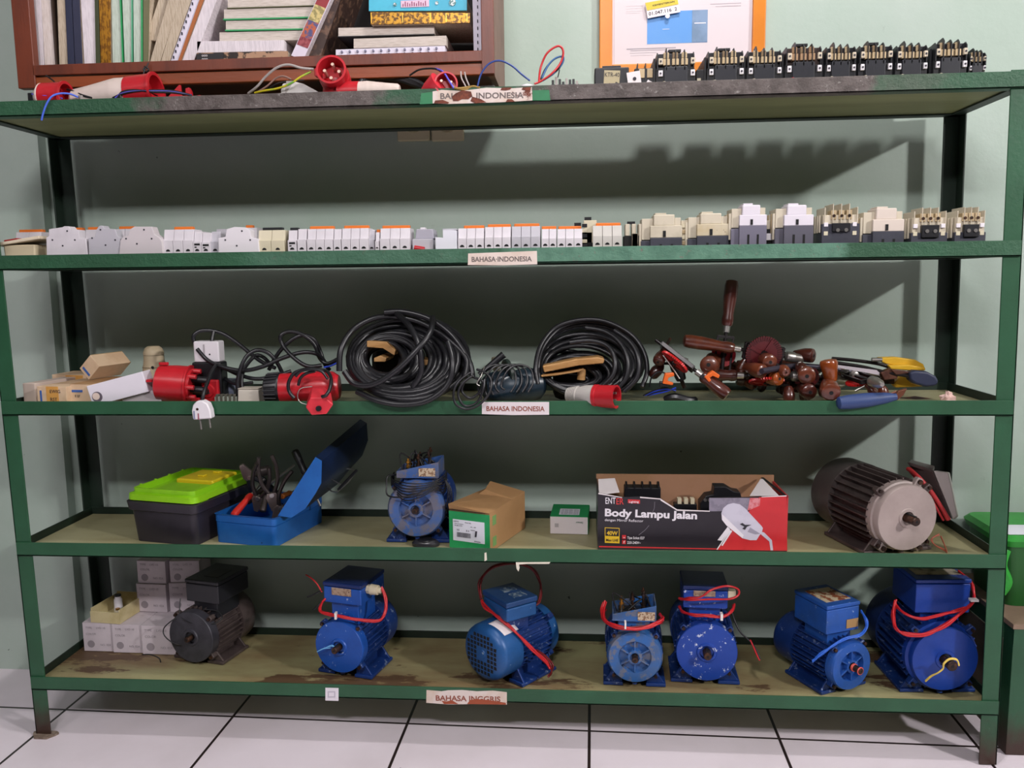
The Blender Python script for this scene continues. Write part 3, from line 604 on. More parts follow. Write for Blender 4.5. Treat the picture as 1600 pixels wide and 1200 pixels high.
# tools in the blue toolbox
RH = mat('red_handle', 'c92a22', .4); DKT = mat('tool_dark_steel', '3b3433', .4, .6); GREYT = mat('tool_grey_steel', '7d706c', .4, .7)
def pliers(loc, rot, label, hm, sc=1):
    t = thing('pliers', loc, label, 'pliers', 'pliers in the blue toolbox', rot=rot); s = sc
    b = MB(); b.prism([(-.012*s, 0), (-.016*s, .012*s), (-.006*s, .05*s), (.006*s, .05*s), (.016*s, .012*s), (.012*s, 0)], -.005, .005); b.build('jaws', GREYT, t, bev=.002)
    MB().cyl((0, -.007, .006*s), (0, .007, .006*s), .006, n=12).build('pivot', STEEL, t)
    for sx in (-1, 1): MB().tube(spline([(sx*.007, 0, 0), (sx*.02*s, 0, -.03*s), (sx*.022*s, 0, -.07*s), (sx*.016*s, 0, -.10*s)], 6), .0055).build('handle', hm, t)
    return t
def toolat(px, py, Y): return at(px, py, Y)
pliers(toolat(404, 775, .13), (R(200), R(18), 0), 'dark pliers standing in the blue toolbox, nearest its left edge', DKT)
pliers(toolat(424, 770, .12), (R(185), R(-6), R(20)), 'dark pliers with upright jaws in the middle of the blue toolbox', DKT)
pliers(toolat(392, 748, .20), (R(20), R(-25), R(10)), 'black-handled pliers leaning out behind the other tools in the blue toolbox', BLACKP)
def screwdriver(p, q, label, hm, r=.011, hl=.09, sl=.10, grp='screwdrivers', name='screwdriver', sm=None):
    """handle butt at p, pointing to q"""
    p = Vector(p); q = Vector(q); d = (q-p).normalized(); t = thing(name, p, label, name.replace('_', ' '), grp); o = Vector((0, 0, 0))
    MB().turn(o, d*hl, [(0, r*.6), (.04, r*.92), (.2, r), (.5, r*.86), (.72, r*.8), (.85, r*.95), (.95, r*.8), (1, r*.6)], 14).build('handle', hm, t)
    MB().cyl(d*hl*.99, d*(hl+sl), .0032, n=8).build('blade', sm or STEEL, t); return t
screwdriver(toolat(364, 806, .10), toolat(395, 770, .17), 'red-handled screwdriver lying in the front of the blue toolbox', RH, .010, .08, .06)
screwdriver(toolat(440, 776, .13), toolat(465, 765, .22), 'orange-handled screwdriver beside the open lid in the blue toolbox', mat('orange_handle', 'c9702a', .4), .008, .05, .05)
screwdriver(toolat(460, 703, .20), toolat(478, 742, .19), 'black-handled file standing up at the back of the blue toolbox', BLACKP, .011, .075, .09, name='file')
pliers(toolat(440, 790, .12), (R(195), R(25), R(30)), 'dark pliers lying towards the open lid in the blue toolbox', DKT)
screwdriver(toolat(385, 785, .15), toolat(440, 742, .24), 'long dark round file lying across the back of the blue toolbox', DKT, .010, .07, .10, name='file')
t_ = thing('ball_hammer', toolat(402, 742, .21), 'dark hammer head resting on the tools at the back of the blue toolbox', 'hammer'); MB().cyl((-.03, 0, 0), (.03, .01, .012), .014).build('hammer_head', DKT, t_, bev=.003); MB().cyl((0, 0, 0), (.04, .03, -.06), .009).build('handle', BLACKP, t_)
screwdriver(toolat(410, 800, .10), toolat(418, 765, .14), 'stubby screwdriver with dark grip among the pliers in the blue toolbox', DKT, .009, .05, .05)
# green-fronted brown carton
KRAFT = mat('kraft_card', 'ab8358', .75, 0, c2='a27a50', scale=6, bump=.05, spots='8a6640', sscale=12, sth=.7); GCARD = mat('green_card', '1f9a58', .55, 0, c2='1b8e50', scale=8); WLAB = mat('label_white', 'e3e4ee', .6)
t = thing('carton', (1.088, .060, ZB[3]), 'brown cardboard carton with green front and white barcode label', 'box', rz=-20)
W_, D_, H_ = .112, .215, .098
# front face corners from the photo: 703..768 wide; body turned away to the right
b = MB(); b.box(0, W_, 0, D_, 0, H_); b.build('body', KRAFT, t, bev=.001)
b = MB(); b.box(.0, W_, -.0012, 0, 0, H_-.004); gf = b.build('green_front', GCARD, t)
b = MB(); b.hexa([(0, 0, H_), (W_, 0, H_), (W_, D_, H_), (0, D_, H_), (0, -.004, H_+.014), (W_, -.004, H_+.001), (W_, D_, H_+.001), (0, D_, H_+.002)]); b.build('top_flap', KRAFT, t)
b = MB(); b.box(.002, W_-.012, -.004, .0, H_-.0005, H_+.0005); b.build('flap_gap', BLKHOLE, t)
b = MB(); b.hexa([(.006, D_*.6, H_), (W_, D_*.6, H_), (W_, D_, H_), (.006, D_, H_), (.03, D_*.66, H_+.018), (W_, D_*.64, H_+.002), (W_, D_, H_+.003), (.01, D_, H_+.022)]); b.build('back_flap', KRAFT, t, bev=.001)
b = MB(); b.box(.011, W_-.014, -.002, -.0012, .020, .074); lb = b.build('label', WLAB, gf)
def ltext(par, s, x, y, z, size, mt, rot=(90, 0, 0), sx=1, bold=0): return text('lettering', s, size, mt, par, (x, y, z), rot, sx=sx, bold=bold, ext=.0002)
for s, x, z, sz in (('LRD12', .013, .0675, .0052), ('Motor relay', .045, .0675, .0035), ('Relais de protection', .016, .0625, .003), ('Bimetallic 5.5-8 A', .016, .058, .003), ('LPC .... 2022', .060, .058, .003), ('5.5', .022, .046, .006), ('8 A', .048, .046, .006), ('MADE IN', .060, .050, .003), ('Schneider', .070, .0225, .0045)): ltext(lb, s, x, -.0023, z, sz, INK)
x = .022
b = MB()
random.seed(3)
while x < .060:
    wv = random.choice((.0006, .001, .0014)); b.box(x, x+wv, -.0024, -.002, .030, .042); x += wv+random.choice((.0006, .001))
o = b.build('barcode', INK, lb); tag(o, None, None, None, 'stuff')
b = MB(); b.cyl((.076, -.0024, .050), (.074, -.0024, .036), .0026, n=8); b.build('printed_picture', INK, lb)
for z in (.022, .075):
    b = MB(); b.box(W_, W_+.0006, .015, .035, z-.012, z+.012); b.build('green_print', mat('faded_green_print', '6f9a5a', .7), t)
b = MB(); b.box(.055, .075, .10, .104, H_+.012, H_+.0145); b.box(.06, .064, .09, .11, H_+.012, H_+.0145)
# small white and green carton
t = thing('carton', (1.335, .178, ZB[3]), 'small flat carton, white front and green top, beside the lamp box', 'box', rz=-3)
b = MB(); b.box(0, .098, 0, .115, 0, .046); b.build('body', PAPER, t, bev=.001); b = MB(); b.box(0, .098, .0, .115, .046, .0475); g = b.build('green_top', GCARD, t)
b = MB(); b.box(.098, .099, 0, .115, 0, .046); b.build('green_side', GCARD, t); b = MB(); b.box(.022, .075, .015, .07, .0475, .048); l = b.build('label', WLAB, g)
for k in range(4): ltext(l, 'LC1D09 220V 50Hz', .026, .02+k*.012, .0482, .0055, INK, (0, 0, 0))
text('lettering', 'Sensor', .007, mat('green_ink', '2f6a4a', .6), t, (.086, -.0006, .034), (90, 180, 0), ext=.0002)
b = MB(); b.box(.012, .022, -.0006, 0, .018, .028); b.build('printed_mark', mat('grey_print', 'b9b2b5', .6), t)
# lamp box
LB = mat('lampbox_black', '2a262e', .35, 0, c2='26222a', scale=5); LR = mat('lampbox_red', 'cf3238', .35, 0, c2='c42c33', scale=8); WH = mat('print_white', 'ece6ee', .4); YL = mat('print_yellow', 'e6bd35', .4); INNER = mat('card_inner', 'a0765a', .75, 0, c2='98704f', scale=8); CARDG = mat('card_edge_grey', '8c8596', .6, 0, c2='7c7686', scale=60)
Yb = .058; p0 = at(934, 858, Yb)
t = thing('carton', (p0.x, Yb, ZB[3]), 'long open black and red carton printed with a street lamp', 'box')
xr = XX(1230, Yb, .52)-p0.x; H = .141; D = .150
top = [(934, 770), (945, 772), (972, 777), (1000, 776), (1032, 779), (1058, 796), (1090, 799), (1109, 799), (1109, 778), (1140, 777), (1172, 777), (1200, 776), (1229, 774)]
P = [at(x, y, Yb)-t.location for x, y in top]
fr = [(0, 0)]+[(max(0, min(xr, p.x)), p.z) for p in P]+[(xr, 0)]
b = MB(); b.prism(fr, 0, .003, 'y'); b.build('front_panel', LB, t)
b = MB(); b.box(0, xr, D, D+.003, 0, H+.012); b.mi = 0; b.build('back_panel', INNER, t); b = MB(); b.box(0, xr, .003, D, 0, .003); b.build('bottom_panel', INNER, t)
b = MB(); b.box(0, .003, .003, D, 0, H); b.build('side_panel', LB, t); b = MB(); b.box(xr-.003, xr, .003, D, 0, H-.004); b.build('side_panel', LR, t)
b = MB(); b.hexa([(.003, .02, H-.01), (.055, .04, H-.008), (.055, .043, H-.008), (.003, .023, H-.01), (.004, .10, H+.010), (.047, .12, H+.008), (.047, .123, H+.008), (.004, .103, H+.010)]); b.build('end_flap', PAPER, t)
b = MB(); b.hexa([(xr-.085, .03, H-.012), (xr-.018, .02, H-.008), (xr-.018, .023, H-.008), (xr-.085, .033, H-.012), (xr-.040, .12, H+.008), (xr-.034, .12, H+.008), (xr-.034, .123, H+.008), (xr-.040, .123, H+.008)]); b.build('end_flap', PAPER, t)
b = MB(); b.hexa([(xr-.006, .0, H-.006), (xr, 0, H-.006), (xr, .003, H-.006), (xr-.006, .003, H-.006), (xr-.036, .125, H+.008), (xr-.028, .125, H+.008), (xr-.028, .14, H+.008), (xr-.036, .14, H+.008)]); b.build('flap_edge', BLACKP, t)
def pr(pts, mt, name, lay=1): return poly(t, pts, Yb-.0003*lay, mt, name, .0003)
pr([(1146, 817), (1170, 799), (1180, 788), (1186, 777), (1229, 774.5), (1230, 860.5), (1120, 859), (1128, 850), (1140, 832)], LR, 'red_panel')
pr([(936, 853), (1120, 857), (1121, 858.5), (936, 855)], LR, 'red_stripe')
pr([(1108, 778), (1172, 778), (1168, 798), (1108, 799)], CARDG, 'torn_grey_flap'); pr([(1172, 778), (1188, 778), (1187, 790), (1168, 798)], mat('pink_torn_card', 'd98a92', .6, 0, c2='c9555c', scale=90), 'torn_pink_flap', 2)
LW = mat('lamp_print_pale', 'cfcbdb', .4, 0, c2='c3bfd0', scale=20); LG = mat('lamp_print_grey', '9c98aa', .4)
pr([(1127, 802), (1130, 794), (1137, 788), (1146, 786), (1156, 788), (1164, 794), (1190, 822), (1192, 825), (1190, 833), (1187, 836), (1182, 844), (1172, 844), (1160, 841), (1135, 820), (1128, 812)], LW, 'lamp_picture', 3)
pr([(1128, 803), (1162, 836), (1160, 841), (1135, 821), (1128, 812)], WH, 'lamp_picture_side', 4); pr([(1172, 824), (1188, 834), (1180, 835), (1168, 831)], LG, 'lamp_picture_shade', 4)
pr([(1156, 819), (1160, 817), (1164, 820), (1174, 820), (1167, 823), (1164, 828), (1160, 826), (1163, 823)], INK, 'emblem', 5)
pr([(1190, 831), (1194, 832), (1206, 844), (1208, 860), (1204, 860), (1202, 846), (1189, 835)], LW, 'lamp_picture_arm', 3)
pr([(1137, 823), (1141, 827), (1128, 845), (1121, 844)], WH, 'white_stripe', 3); pr([(1142, 828), (1144, 830), (1129, 853), (1127, 852)], WH, 'white_stripe', 3); pr([(1140, 828), (1141.5, 829), (1121, 859), (1119.5, 858.5)], WH, 'white_line', 3)
tfit(t, 'ENT', 946, 962, 787, 10, Yb, WH, .01); tfit(t, 'ER', 963, 974.5, 788, 10, Yb, mat('print_red', 'd23a3a', .4), .01)
pr([(981, 780), (1000, 781), (1000, 787), (981, 786)], LR, 'red_badge', 1); tfit(t, 'Lighting', 983, 998, 785.5, 3.2, Yb-.0006, WH, .01)
tfit(t, 'Body Lampu Jalan', 945, 1089, 806, 11.5, Yb, WH, .035, .034); tfit(t, 'dengan Mirror Reflector', 945, 1005, 814, 4, Yb, WH, .0, .03)
pr([(945, 824), (968, 825), (968, 849), (945, 848)], YL, 'yellow_frame', 1); pr([(946, 825), (967, 826), (967, 838), (946, 837)], LB, 'black_panel', 2); tfit(t, '40W', 948, 965, 835.5, 6, Yb-.0008, YL, .03, .03); tfit(t, 'Max LHE', 947, 966, 845.5, 4, Yb-.0006, LB, .015, .03)
pr([(972, 836), (978, 836), (978, 842), (972, 842)], LR, 'red_icon'); pr([(972, 844), (978, 844), (978, 850), (972, 850)], LR, 'red_icon'); tfit(t, 'Tipe Soket E27', 980, 1007, 842, 4, Yb, WH, .01, .02); tfit(t, '220-240V~', 980, 1001, 849.5, 4, Yb, WH, .01, .02)
tfit(t, 'w', 973.5, 977, 841, 3, Yb-.0006, WH); tfit(t, 'f', 974, 976.5, 849, 4, Yb-.0006, WH)
for q in ([(1000, 776), (1032, 779), (1032, 780.5), (1000, 778)], [(1032, 779), (1058, 796), (1058, 798), (1032, 782)], [(1058, 796), (1109, 798), (1109, 799.5), (1058, 798)], [(935, 770), (972, 777), (972, 778), (935, 772)], [(1190, 776), (1229, 774), (1229, 775.5), (1190, 777)]): pr(q, PAPER, 'torn_edge', 2)
wire(t, [(1023, 784, Yb), (1022, 795, Yb), (1018, 803, Yb)], .0005, mat('crease_grey', '8a8590', .6), 'crease'); wire(t, [(1014, 821, Yb), (1008, 828, Yb), (998, 836, Yb)], .0005, mat('crease_grey', '', .6), 'crease')
# things lying in the lamp box
t2 = thing('ribbed_contactor', at(1003, 782, .14), 'black ribbed switch block standing in the left end of the lamp box', 'switch part'); t2.location.z = ZB[3]+.004
b = MB(); zt = .135; b.box(-.045, .045, -.02, .02, 0, zt); b.build('body', BLACKP, t2, bev=.002)
for k in range(5): MB().prism([(-.021, zt-.004), (-.021, zt+.006), (-.006, zt+.013), (.01, zt+.010), (.021, zt+.002), (.021, zt-.004)], -.042+k*.020, -.038+k*.020, 'x').build('fin', BLACKP, t2)
t2 = thing('brass_terminal_block', at(1070, 800, .12), 'small beige and black terminal strip lying low in the lamp box', 'switch part'); t2.location.z = ZB[3]+.004
b = MB(); b.box(-.028, .028, -.012, .012, 0, .098); b.build('body', BLACKP, t2, bev=.002)
for k in range(3): MB().box(-.02+k*.016, -.010+k*.016, -.014, .004, .098, .112).build('terminal', BEIGE, t2, bev=.001)
t2 = thing('toggle_switch_block', at(1125, 790, .13), 'angular black relay block propped in the right half of the lamp box', 'switch part'); t2.location.z = ZB[3]+.004
b = MB(); b.prism([(-.05, 0), (-.052, .10), (-.038, .118), (-.02, .122), (-.018, .142), (.01, .142), (.03, .130), (.045, .128), (.05, .11), (.052, 0)], -.02, .02); b.build('body', BLACKP, t2, bev=.002)
for x in (-.04, -.03): MB().cyl((x, -.022, .108), (x, -.018, .108), .004).build('screw', STEEL, t2)
# lens-like cap in front of the small motor
t = thing('oval_cover', atz(664, 855, ZB[3]), 'black oval plastic cap lying in front of the small greyed motor', 'cap'); t.location.y += .012
b = MB(); b.M = Matrix.Diagonal((1, .55, 1, 1)); b.ring([(.001, .034), (.008, .035), (.012, .031), (.016, .026), (.016, .001)], 32, 'z'); b.build('cap', mat('cap_black', '26262c', .3), t); MB().ring([(.0155, .02), (.0175, .018)], 24, 'z').build('inner_ring', BLACKP, t)
# ---- white cartons, bottom shelf left
WC = mat('white_carton', 'd3c8cf', .7, 0, c2='c9bec5', scale=10, bump=.04); PG = mat('print_faint_grey', '9a9198', .7)
def carton(x, y, z, w, d, h, label, rz=0, side=False):
    t = thing('carton', (x, y, z), label, 'box', 'white cartons on the bottom shelf', rz)
    b = MB(); b.box(0, w, 0, d, 0, h); b.build('body', WC, t, bev=.0012)
    b = MB(); b.box(.0, w, -.0004, d*.5, h, h+.0006); b.build('top_flap', WC, t)
    for s, xx, zz, sz in (('TYPE', .10, .80, .075), ('LVD 10', .45, .80, .075), ('COLOR', .10, .58, .075), ('NO. 024', .55, .2, .075)): text('lettering', s, sz*w*1.3, PG, t, (w*xx, -.0005, h*zz), (90, 0, 0), ext=.0001)
    b = MB(); b.ring([(-.0005, w*.12), (0, w*.12)], 20, c=(w*.25, 0, h*.26)); b.build('printed_circle', PG, t)
    return t
carton(.028, .187, ZB[4], .088, .134, .082, 'white carton at the left end of the front row, under the cream tray')
carton(.116, .182, ZB[4], .086, .139, .082, 'white carton in the middle of the front row on the bottom shelf')
carton(.204, .176, ZB[4], .096, .145, .083, 'white carton partly hidden behind the charcoal motor')
zz = ZB[4]+.0835
carton(.145, .27, zz, .090, .095, .082, 'white carton standing on the front row, left column', rz=-3)
carton(.243, .268, zz+.000, .088, .10, .086, 'white carton standing behind the charcoal motor, right column', rz=6)
carton(.149, .275, zz+.0833, .086, .095, .066, 'top white carton of the left column, just under the shelf', rz=-3)
carton(.247, .272, zz+.0873, .084, .095, .062, 'top white carton of the right column, just under the shelf', rz=6)
CRT = mat('cream_card', 'cdbf93', .7, 0, c2='c0b080', scale=12)
t = thing('card_tray', (.052, .19, zz), 'open cream card tray with small parts on the leftmost white carton', 'tray', rz=-6)
for (xa, xb, ya, yb, ha, hb) in ((0, .09, 0, .003, 0, .032), (0, .09, .117, .12, 0, .045), (0, .003, .003, .117, 0, .04), (.087, .09, .003, .117, 0, .04), (.003, .087, .003, .117, 0, .003)): MB().box(xa, xb, ya, yb, ha, hb).build('tray_wall' if hb > .01 else 'tray_base', CRT, t)
t = thing('bulb_holder', (.10, .25, zz+.0035), 'small white cylinder standing in the cream tray', 'fitting'); MB().ring([(0, .012), (.04, .011), (.045, .008), (.05, .008)], 20, 'z').build('body', WHITEP, t); MB().ring([(.05, .009), (.054, .009)], 20, 'z').build('cap', BLACKP, t)
t = thing('glass_fuse', (.115, .22, zz+.0035), 'small pale ring-shaped part beside the cylinder in the cream tray', 'fitting'); MB().ring([(0, .010), (.018, .010), (.022, .006)], 16, 'z').build('body', BEIGE, t); MB().ring([(.022, .006), (.026, .006)], 12, 'z').build('cap', BRASS, t)
# ---- neighbour bench on the right
bp = atz(1571, 1180, 0)
t = thing('workbench', (bp.x, bp.y, 0), 'low green bench with brown board top, right of the rack', 'bench')
hb = .335
def bleg(x, y): MB().box(x, x+.045, y, y+.045, 0.001, hb-.012).build('leg', GPOST, t, bev=.001)
bleg(0, 0); bleg(0, .30); bleg(1.0, 0); bleg(1.0, .30)
MB().box(0, 1.045, -.001, .003, hb-.055, hb-.012).build('front_rail', GREEN, t); MB().box(-.001, .003, .045, .30, hb-.055, hb-.012).build('side_rail', GREEN, t); MB().box(0.05, 1.0, .338, .342, hb-.055, hb-.012).build('back_rail', GREEN, t)
MB().box(-.004, 1.05, -.004, .35, hb-.012, hb).build('board_top', mat('bench_board', '86705e', .6, 0, c2='75604f', scale=8, spots='4d3d30', sscale=8, sth=.66), t)
MB().box(.0, .004, .046, .30, .02, hb-.06).build('side_panel', mat('bench_panel', '6a5d50', .7, 0, c2='5a4e43', scale=6), t)
LG2 = mat('crate_green', '2c9a34', .4, 0, c2='258a2d', scale=8)
t = thing('plastic_crate', (bp.x+.01, bp.y+.09, hb+.0005), 'bright green plastic box with white label on the bench at far right', 'box')
b = MB(); loft(b, [(rr(.34, .22, .03, -.02), 0), (rr(.34, .22, .03, -.005), .16)]); b.M = T(0, 0, 0); o = b.build('body', mat('crate_dark_green', '1c5a22', .4), t)
b = MB(); loft(b, [(rr(.34, .22, .03, .0), .158), (rr(.34, .22, .03, .006), .174), (rr(.34, .22, .03, -.004), .186), (rr(.34, .22, .02, -.03), .188)]); l = b.build('lid', LG2, t)
for oo in t.children: oo.location.x = .17
MB().box(-.155, -.04, .01, .09, .1875, .1888).build('label', WLAB, l)
MB().tube(spline([(.0, -.01, .155), (-.012, -.02, .12), (.002, -.022, .08), (-.01, -.02, .05)], 6), .012, 8).build('handle', LG2, t)
# ================================================================ middle shelf: cartons, sockets, cables, hand drills
CREAM = mat('carton_cream', 'dcbf9f', .7, 0, c2='cfae8c', scale=10, bump=.05); CORG = mat('carton_orange', 'd9a052', .6, 0, c2='cf9548', scale=12); BLP = mat('print_blue', '3c64ae', .6); PALEC = mat('carton_pale_pink', 'd8c4b8', .7)
z3 = ZB[2]
def c3(label, x, Y, w, d, h, z=None, rz=0, rot=None, m=None, name='carton', grp='small cartons on the middle shelf'):
    X = XX(x, Y, z or z3); t = thing(name, (X, Y, z or z3), label, 'box', grp, rz, rot); MB().box(0, w, 0, d, 0, h).build('body', m or CREAM, t, bev=.001); return t
t = c3('plain cream carton at the far left end of the middle shelf', 38, .06, .036, .16, .056, m=PALEC, rz=-8)
t = c3('cream and orange carton with blue print, second from the left end', 60, .03, .082, .17, .052, rz=-6)
MB().box(.026, .060, -.0006, 0, 0, .052).build('orange_band', CORG, t); MB().box(.008, .013, -.0008, 0, .004, .042).build('blue_print', BLP, t)
for s, z in (('EWIG', .036), ('RST', .016)): ltext(t, s, .036, -.001, z, .012, INK)
t = c3('cream carton with blue bar lying beside the orange banded one', 112, .04, .06, .16, .056, rz=-6)
MB().box(.004, .034, -.0008, 0, .036, .042).build('blue_print', BLP, t); ltext(t, 'E 27', .012, -.001, .024, .008, INK); MB().box(0, .06, 0, .16, .056, .0566).build('top_flap', KRAFT, t)
t = c3('flat cream and yellow carton behind the front cream cartons', 84, .20, .10, .09, .062, rz=-3); MB().box(.04, .09, -.0006, 0, .04, .06).build('yellow_print', CORG, t)
X = XX(137, .12, .95); t = thing('carton', (X, .12, z3+.057), 'tan carton with blue bar tipped on edge on top of the cream cartons', 'box', 'small cartons on the middle shelf', rot=(0, R(-43), R(-14)))
MB().box(0, .052, 0, .11, 0, .040).build('body', CREAM, t, bev=.001); MB().box(.0, .052, 0.004, .11, .0402, .0408).build('orange_band', mat('carton_tan', 'b99a66', .7), t)
MB().box(.008, .014, -.0008, 0, .005, .034).build('blue_print', BLP, t); text('lettering', 'EWIG', .014, INK, t, (.008, .02, .0412), (0, 0, 0), ext=.0002)
p = at(140, 628, .00); t = thing('lamp_carton', (p.x, .012, z3+.004), 'long white carton with a round hole in its end, propped at a slant', 'box', 'small cartons on the middle shelf', rot=(0, R(-14), R(4)))
MB().box(.0, .145, 0, .045, 0, .052).build('body', mat('carton_white', 'dcd7e0', .6), t, bev=.002)
MB().ring([(-.0004, .013), (0, .013)], 24, c=(.018, 0, .020)).build('end_hole', mat('hole_grey', '5f5560', .8), t); MB().ring([(-.0008, .009), (0, .009)], 24, c=(.016, 0, .022)).build('inner_tube', PALEC, t)
t = c3('low grey white plastic case behind the white slanted carton', 192, .03, .10, .05, .036, m=mat('case_grey', 'b5adb0', .5), name='plastic_case', grp=None); MB().hexa([(0, 0, .0355), (.10, 0, .0355), (.10, .05, .0355), (0, .05, .0355), (.02, .006, .041), (.096, .004, .040), (.096, .046, .040), (.02, .046, .041)]).build('lid', mat('case_grey', '', 0), t)
# beige turned socket cover
X = XX(242, .20, .93); t = thing('conduit_fitting', (X, .20, z3), 'beige cylindrical fitting with a domed cap standing at the back', 'fitting')
b = MB(); b.ring([(0, .031), (.055, .031), (.075, .030), (.10, .026), (.113, .0255)], 28, 'z'); b.build('body', mat('fitting_beige', 'b9a88c', .5, 0, c2='a89879', scale=14), t); MB().ring([(.114, .026), (.121, .026), (.131, .022), (.137, .015), (.138, .002)], 28, 'z').build('cap', mat('fitting_beige', '', 0), t)
MB().ring([(0, .004), (.001, .004)], 10, c=(.010, -.030, .083)).build('screw_hole', BLKHOLE, t); MB().ring([(.081, .0302), (.083, .0298)], 28, 'z').build('seam', mat('fitting_seam', '8d7d66', .6), t)
RED = mat('red_plastic', 'b91f2a', .32, 0, c2='ae1b25', scale=8); REDD = mat('red_plastic_deep', 'b01c26', .35)
# red round socket housing with exposed black pin block
c = at(270, 600, .05); t = thing('socket_housing', (c.x, c.y, z3), 'red round industrial socket housing lying on its side, black pins exposed', 'socket')
d = Vector((1, .12, -.10)).normalized(); o0 = Vector((-.036, 0, .047))
MB().turn(o0, o0+d*.078, [(0, .040), (.03, .043), (.5, .0465), (.93, .047), (.95, .050), (1, .050)], 32).build('shell', RED, t)
MB().turn(o0+d*.076, o0+d*.084, [(0, .040), (1, .040)], 24).build('pin_plate', REDD, t)
for k in range(8):
    a = k*math.pi/4; q = o0+d*.080+Vector((.1*math.sin(a)*.036, .036*math.cos(a), .036*math.sin(a))); MB().cyl(q, q+d*.022, .006, n=10).build('pin_post', RED, t)
for k in range(4):
    a = k*math.pi/2+.4; q = o0+d*.080+Vector((0, .018*math.cos(a), .018*math.sin(a))); MB().cyl(q, q+d*.045, .009, .008, n=10).build('terminal_sleeve', BLACKP, t)
MB().box(-.052, -.038, -.03, .01, .052, .058).build('hinge_tab', RED, t); MB().box(-.030, -.008, -.006, .004, .090, .098).build('lid_catch', RED, t, bev=.002)
c = at(330, 608, .08); t = thing('socket_flange', (c.x, c.y, z3), 'red socket flange part beside the round housing, half hidden by cables', 'socket'); MB().box(-.022, .022, -.01, .03, 0, .062).build('body', RED, t, bev=.004); MB().ring([(-.016, .016), (-.01, .018)], 20, c=(-.004, 0, .035)).build('collar', REDD, t); MB().ring([(-.0175, .006), (-.016, .006)], 12, c=(-.004, 0, .035)).build('hole', BLKHOLE, t)
# white adapter held up on the cable heap
c = at(327, 560, .10); t = thing('socket_adapter', (c.x, c.y, z3), 'white wall adapter standing on a black base among the cable loops', 'adapter')
MB().box(-.038, .038, -.02, .02, 0, .105).build('base', BLACKP, t, bev=.004); MB().box(-.032, .034, -.018, .018, .105, .158).build('body', WHITEP, t, bev=.004); MB().box(-.006, -.002, -.019, -.018, .115, .150).build('seam', mat('seam_grey', 'a9a3a8', .6), t); MB().cyl((.010, -.019, .125), (.010, -.017, .125), .002).build('hole', BLKHOLE, t)
# schuko plug hanging off the rail with its cable
c = at(318, 642, -.022); t = thing('power_plug', (c.x, c.y, c.z), 'white two-pin plug hanging over the front rail of the middle shelf', 'plug')
pl = [(-.022, -.020), (.024, -.017), (.022, .004), (.016, .020), (.004, .027), (-.010, .026), (-.020, .016), (-.024, .002)]
MB().prism(pl, -.013, .011).build('body', WHITEP, t, bev=.004, seg=3)
MB().box(-.019, -.0155, -.0135, -.013, -.018, .002).build('side_slot', mat('slot_blue_grey', '7f84a0', .5), t); MB().box(-.009, -.0055, -.0135, -.013, -.019, -.004).build('side_slot', mat('slot_pink', '9c5c6c', .5), t); MB().cyl((-.009, -.0138, .006), (-.009, -.013, .006), .0032).build('screw', DARKST, t)
MB().cyl((-.010, 0, -.019), (-.008, 0, -.045), .0024).build('pin', STEEL, t); MB().cyl((.013, 0, -.018), (.015, 0, -.041), .0024).build('pin', STEEL, t)
wire(t, [(316, 625, -.022), (319, 612, -.015), (324, 598, .01), (330, 583, .04), (338, 570, .07)], .0048, RUBBER, 'cable')
# tangle of black flex
FLEX = mat('black_flex', '1b1b1f', .35)
t = thing('power_cable', at(400, 600, .1), 'loose tangle of black flex looping over the sockets on the left', 'cable'); t.location.z = z3
wire(t, [(338, 572, .10), (322, 555, .10), (306, 540, .09), (303, 524, .09), (318, 516, .10), (345, 520, .11), (370, 535, .11), (392, 553, .10), (410, 566, .09), (430, 575, .08)], .0052, FLEX, 'cable')
wire(t, [(334, 518, .10), (331, 535, .09), (333, 552, .09), (338, 566, .09)], .005, FLEX, 'cable')
wire(t, [(308, 545, .08), (325, 563, .08), (350, 574, .07), (380, 579, .07), (410, 573, .07), (440, 560, .08), (470, 551, .09), (492, 552, .10), (505, 562, .12), (512, 575, .13)], .0052, FLEX, 'cable')
wire(t, [(320, 558, .11), (345, 572, .10), (372, 585, .09), (400, 592, .08), (430, 588, .09), (455, 580, .10)], .005, FLEX, 'cable')
wire(t, [(374, 620, .05), (371, 600, .05), (376, 575, .05), (387, 555, .06), (403, 547, .07), (420, 552, .08), (433, 567, .09), (441, 583, .10)], .0052, FLEX, 'cable')
wire(t, [(386, 622, .06), (378, 602, .07), (380, 580, .08), (392, 562, .09), (402, 555, .1), (414, 560, .1), (424, 572, .11)], .005, FLEX, 'cable')
wire(t, [(420, 578, .10), (432, 556, .10), (448, 537, .10), (470, 524, .11), (490, 530, .12), (500, 548, .13), (507, 568, .13), (515, 578, .14)], .0052, FLEX, 'cable')
wire(t, [(503, 571, .09), (480, 572, .08), (458, 558, .08), (441, 538, .09), (439, 524, .09), (453, 518, .10), (473, 523, .11), (491, 538, .12), (500, 560, .12), (512, 568, .12), (530, 560, .12)], .0052, FLEX, 'cable')
wire(t, [(342, 576, .12), (352, 592, .10), (370, 600, .08), (395, 598, .08)], .0045, FLEX, 'cable')
t = thing('terminal_strip', (XX(353, .04, z3), .04, z3), 'small grey-green terminal strip between the red socket and white cap', 'switch part')
MB().box(-.028, .028, 0, .03, 0, .024).build('body', mat('strip_grey_green', '98a096', .5), t, bev=.001)
for k in range(5): MB().box(-.024+k*.011, -.018+k*.011, -.002, .012, .006, .030).build('terminal', mat('terminal_dull', '6d6a60', .4, .5), t, bev=.0008)
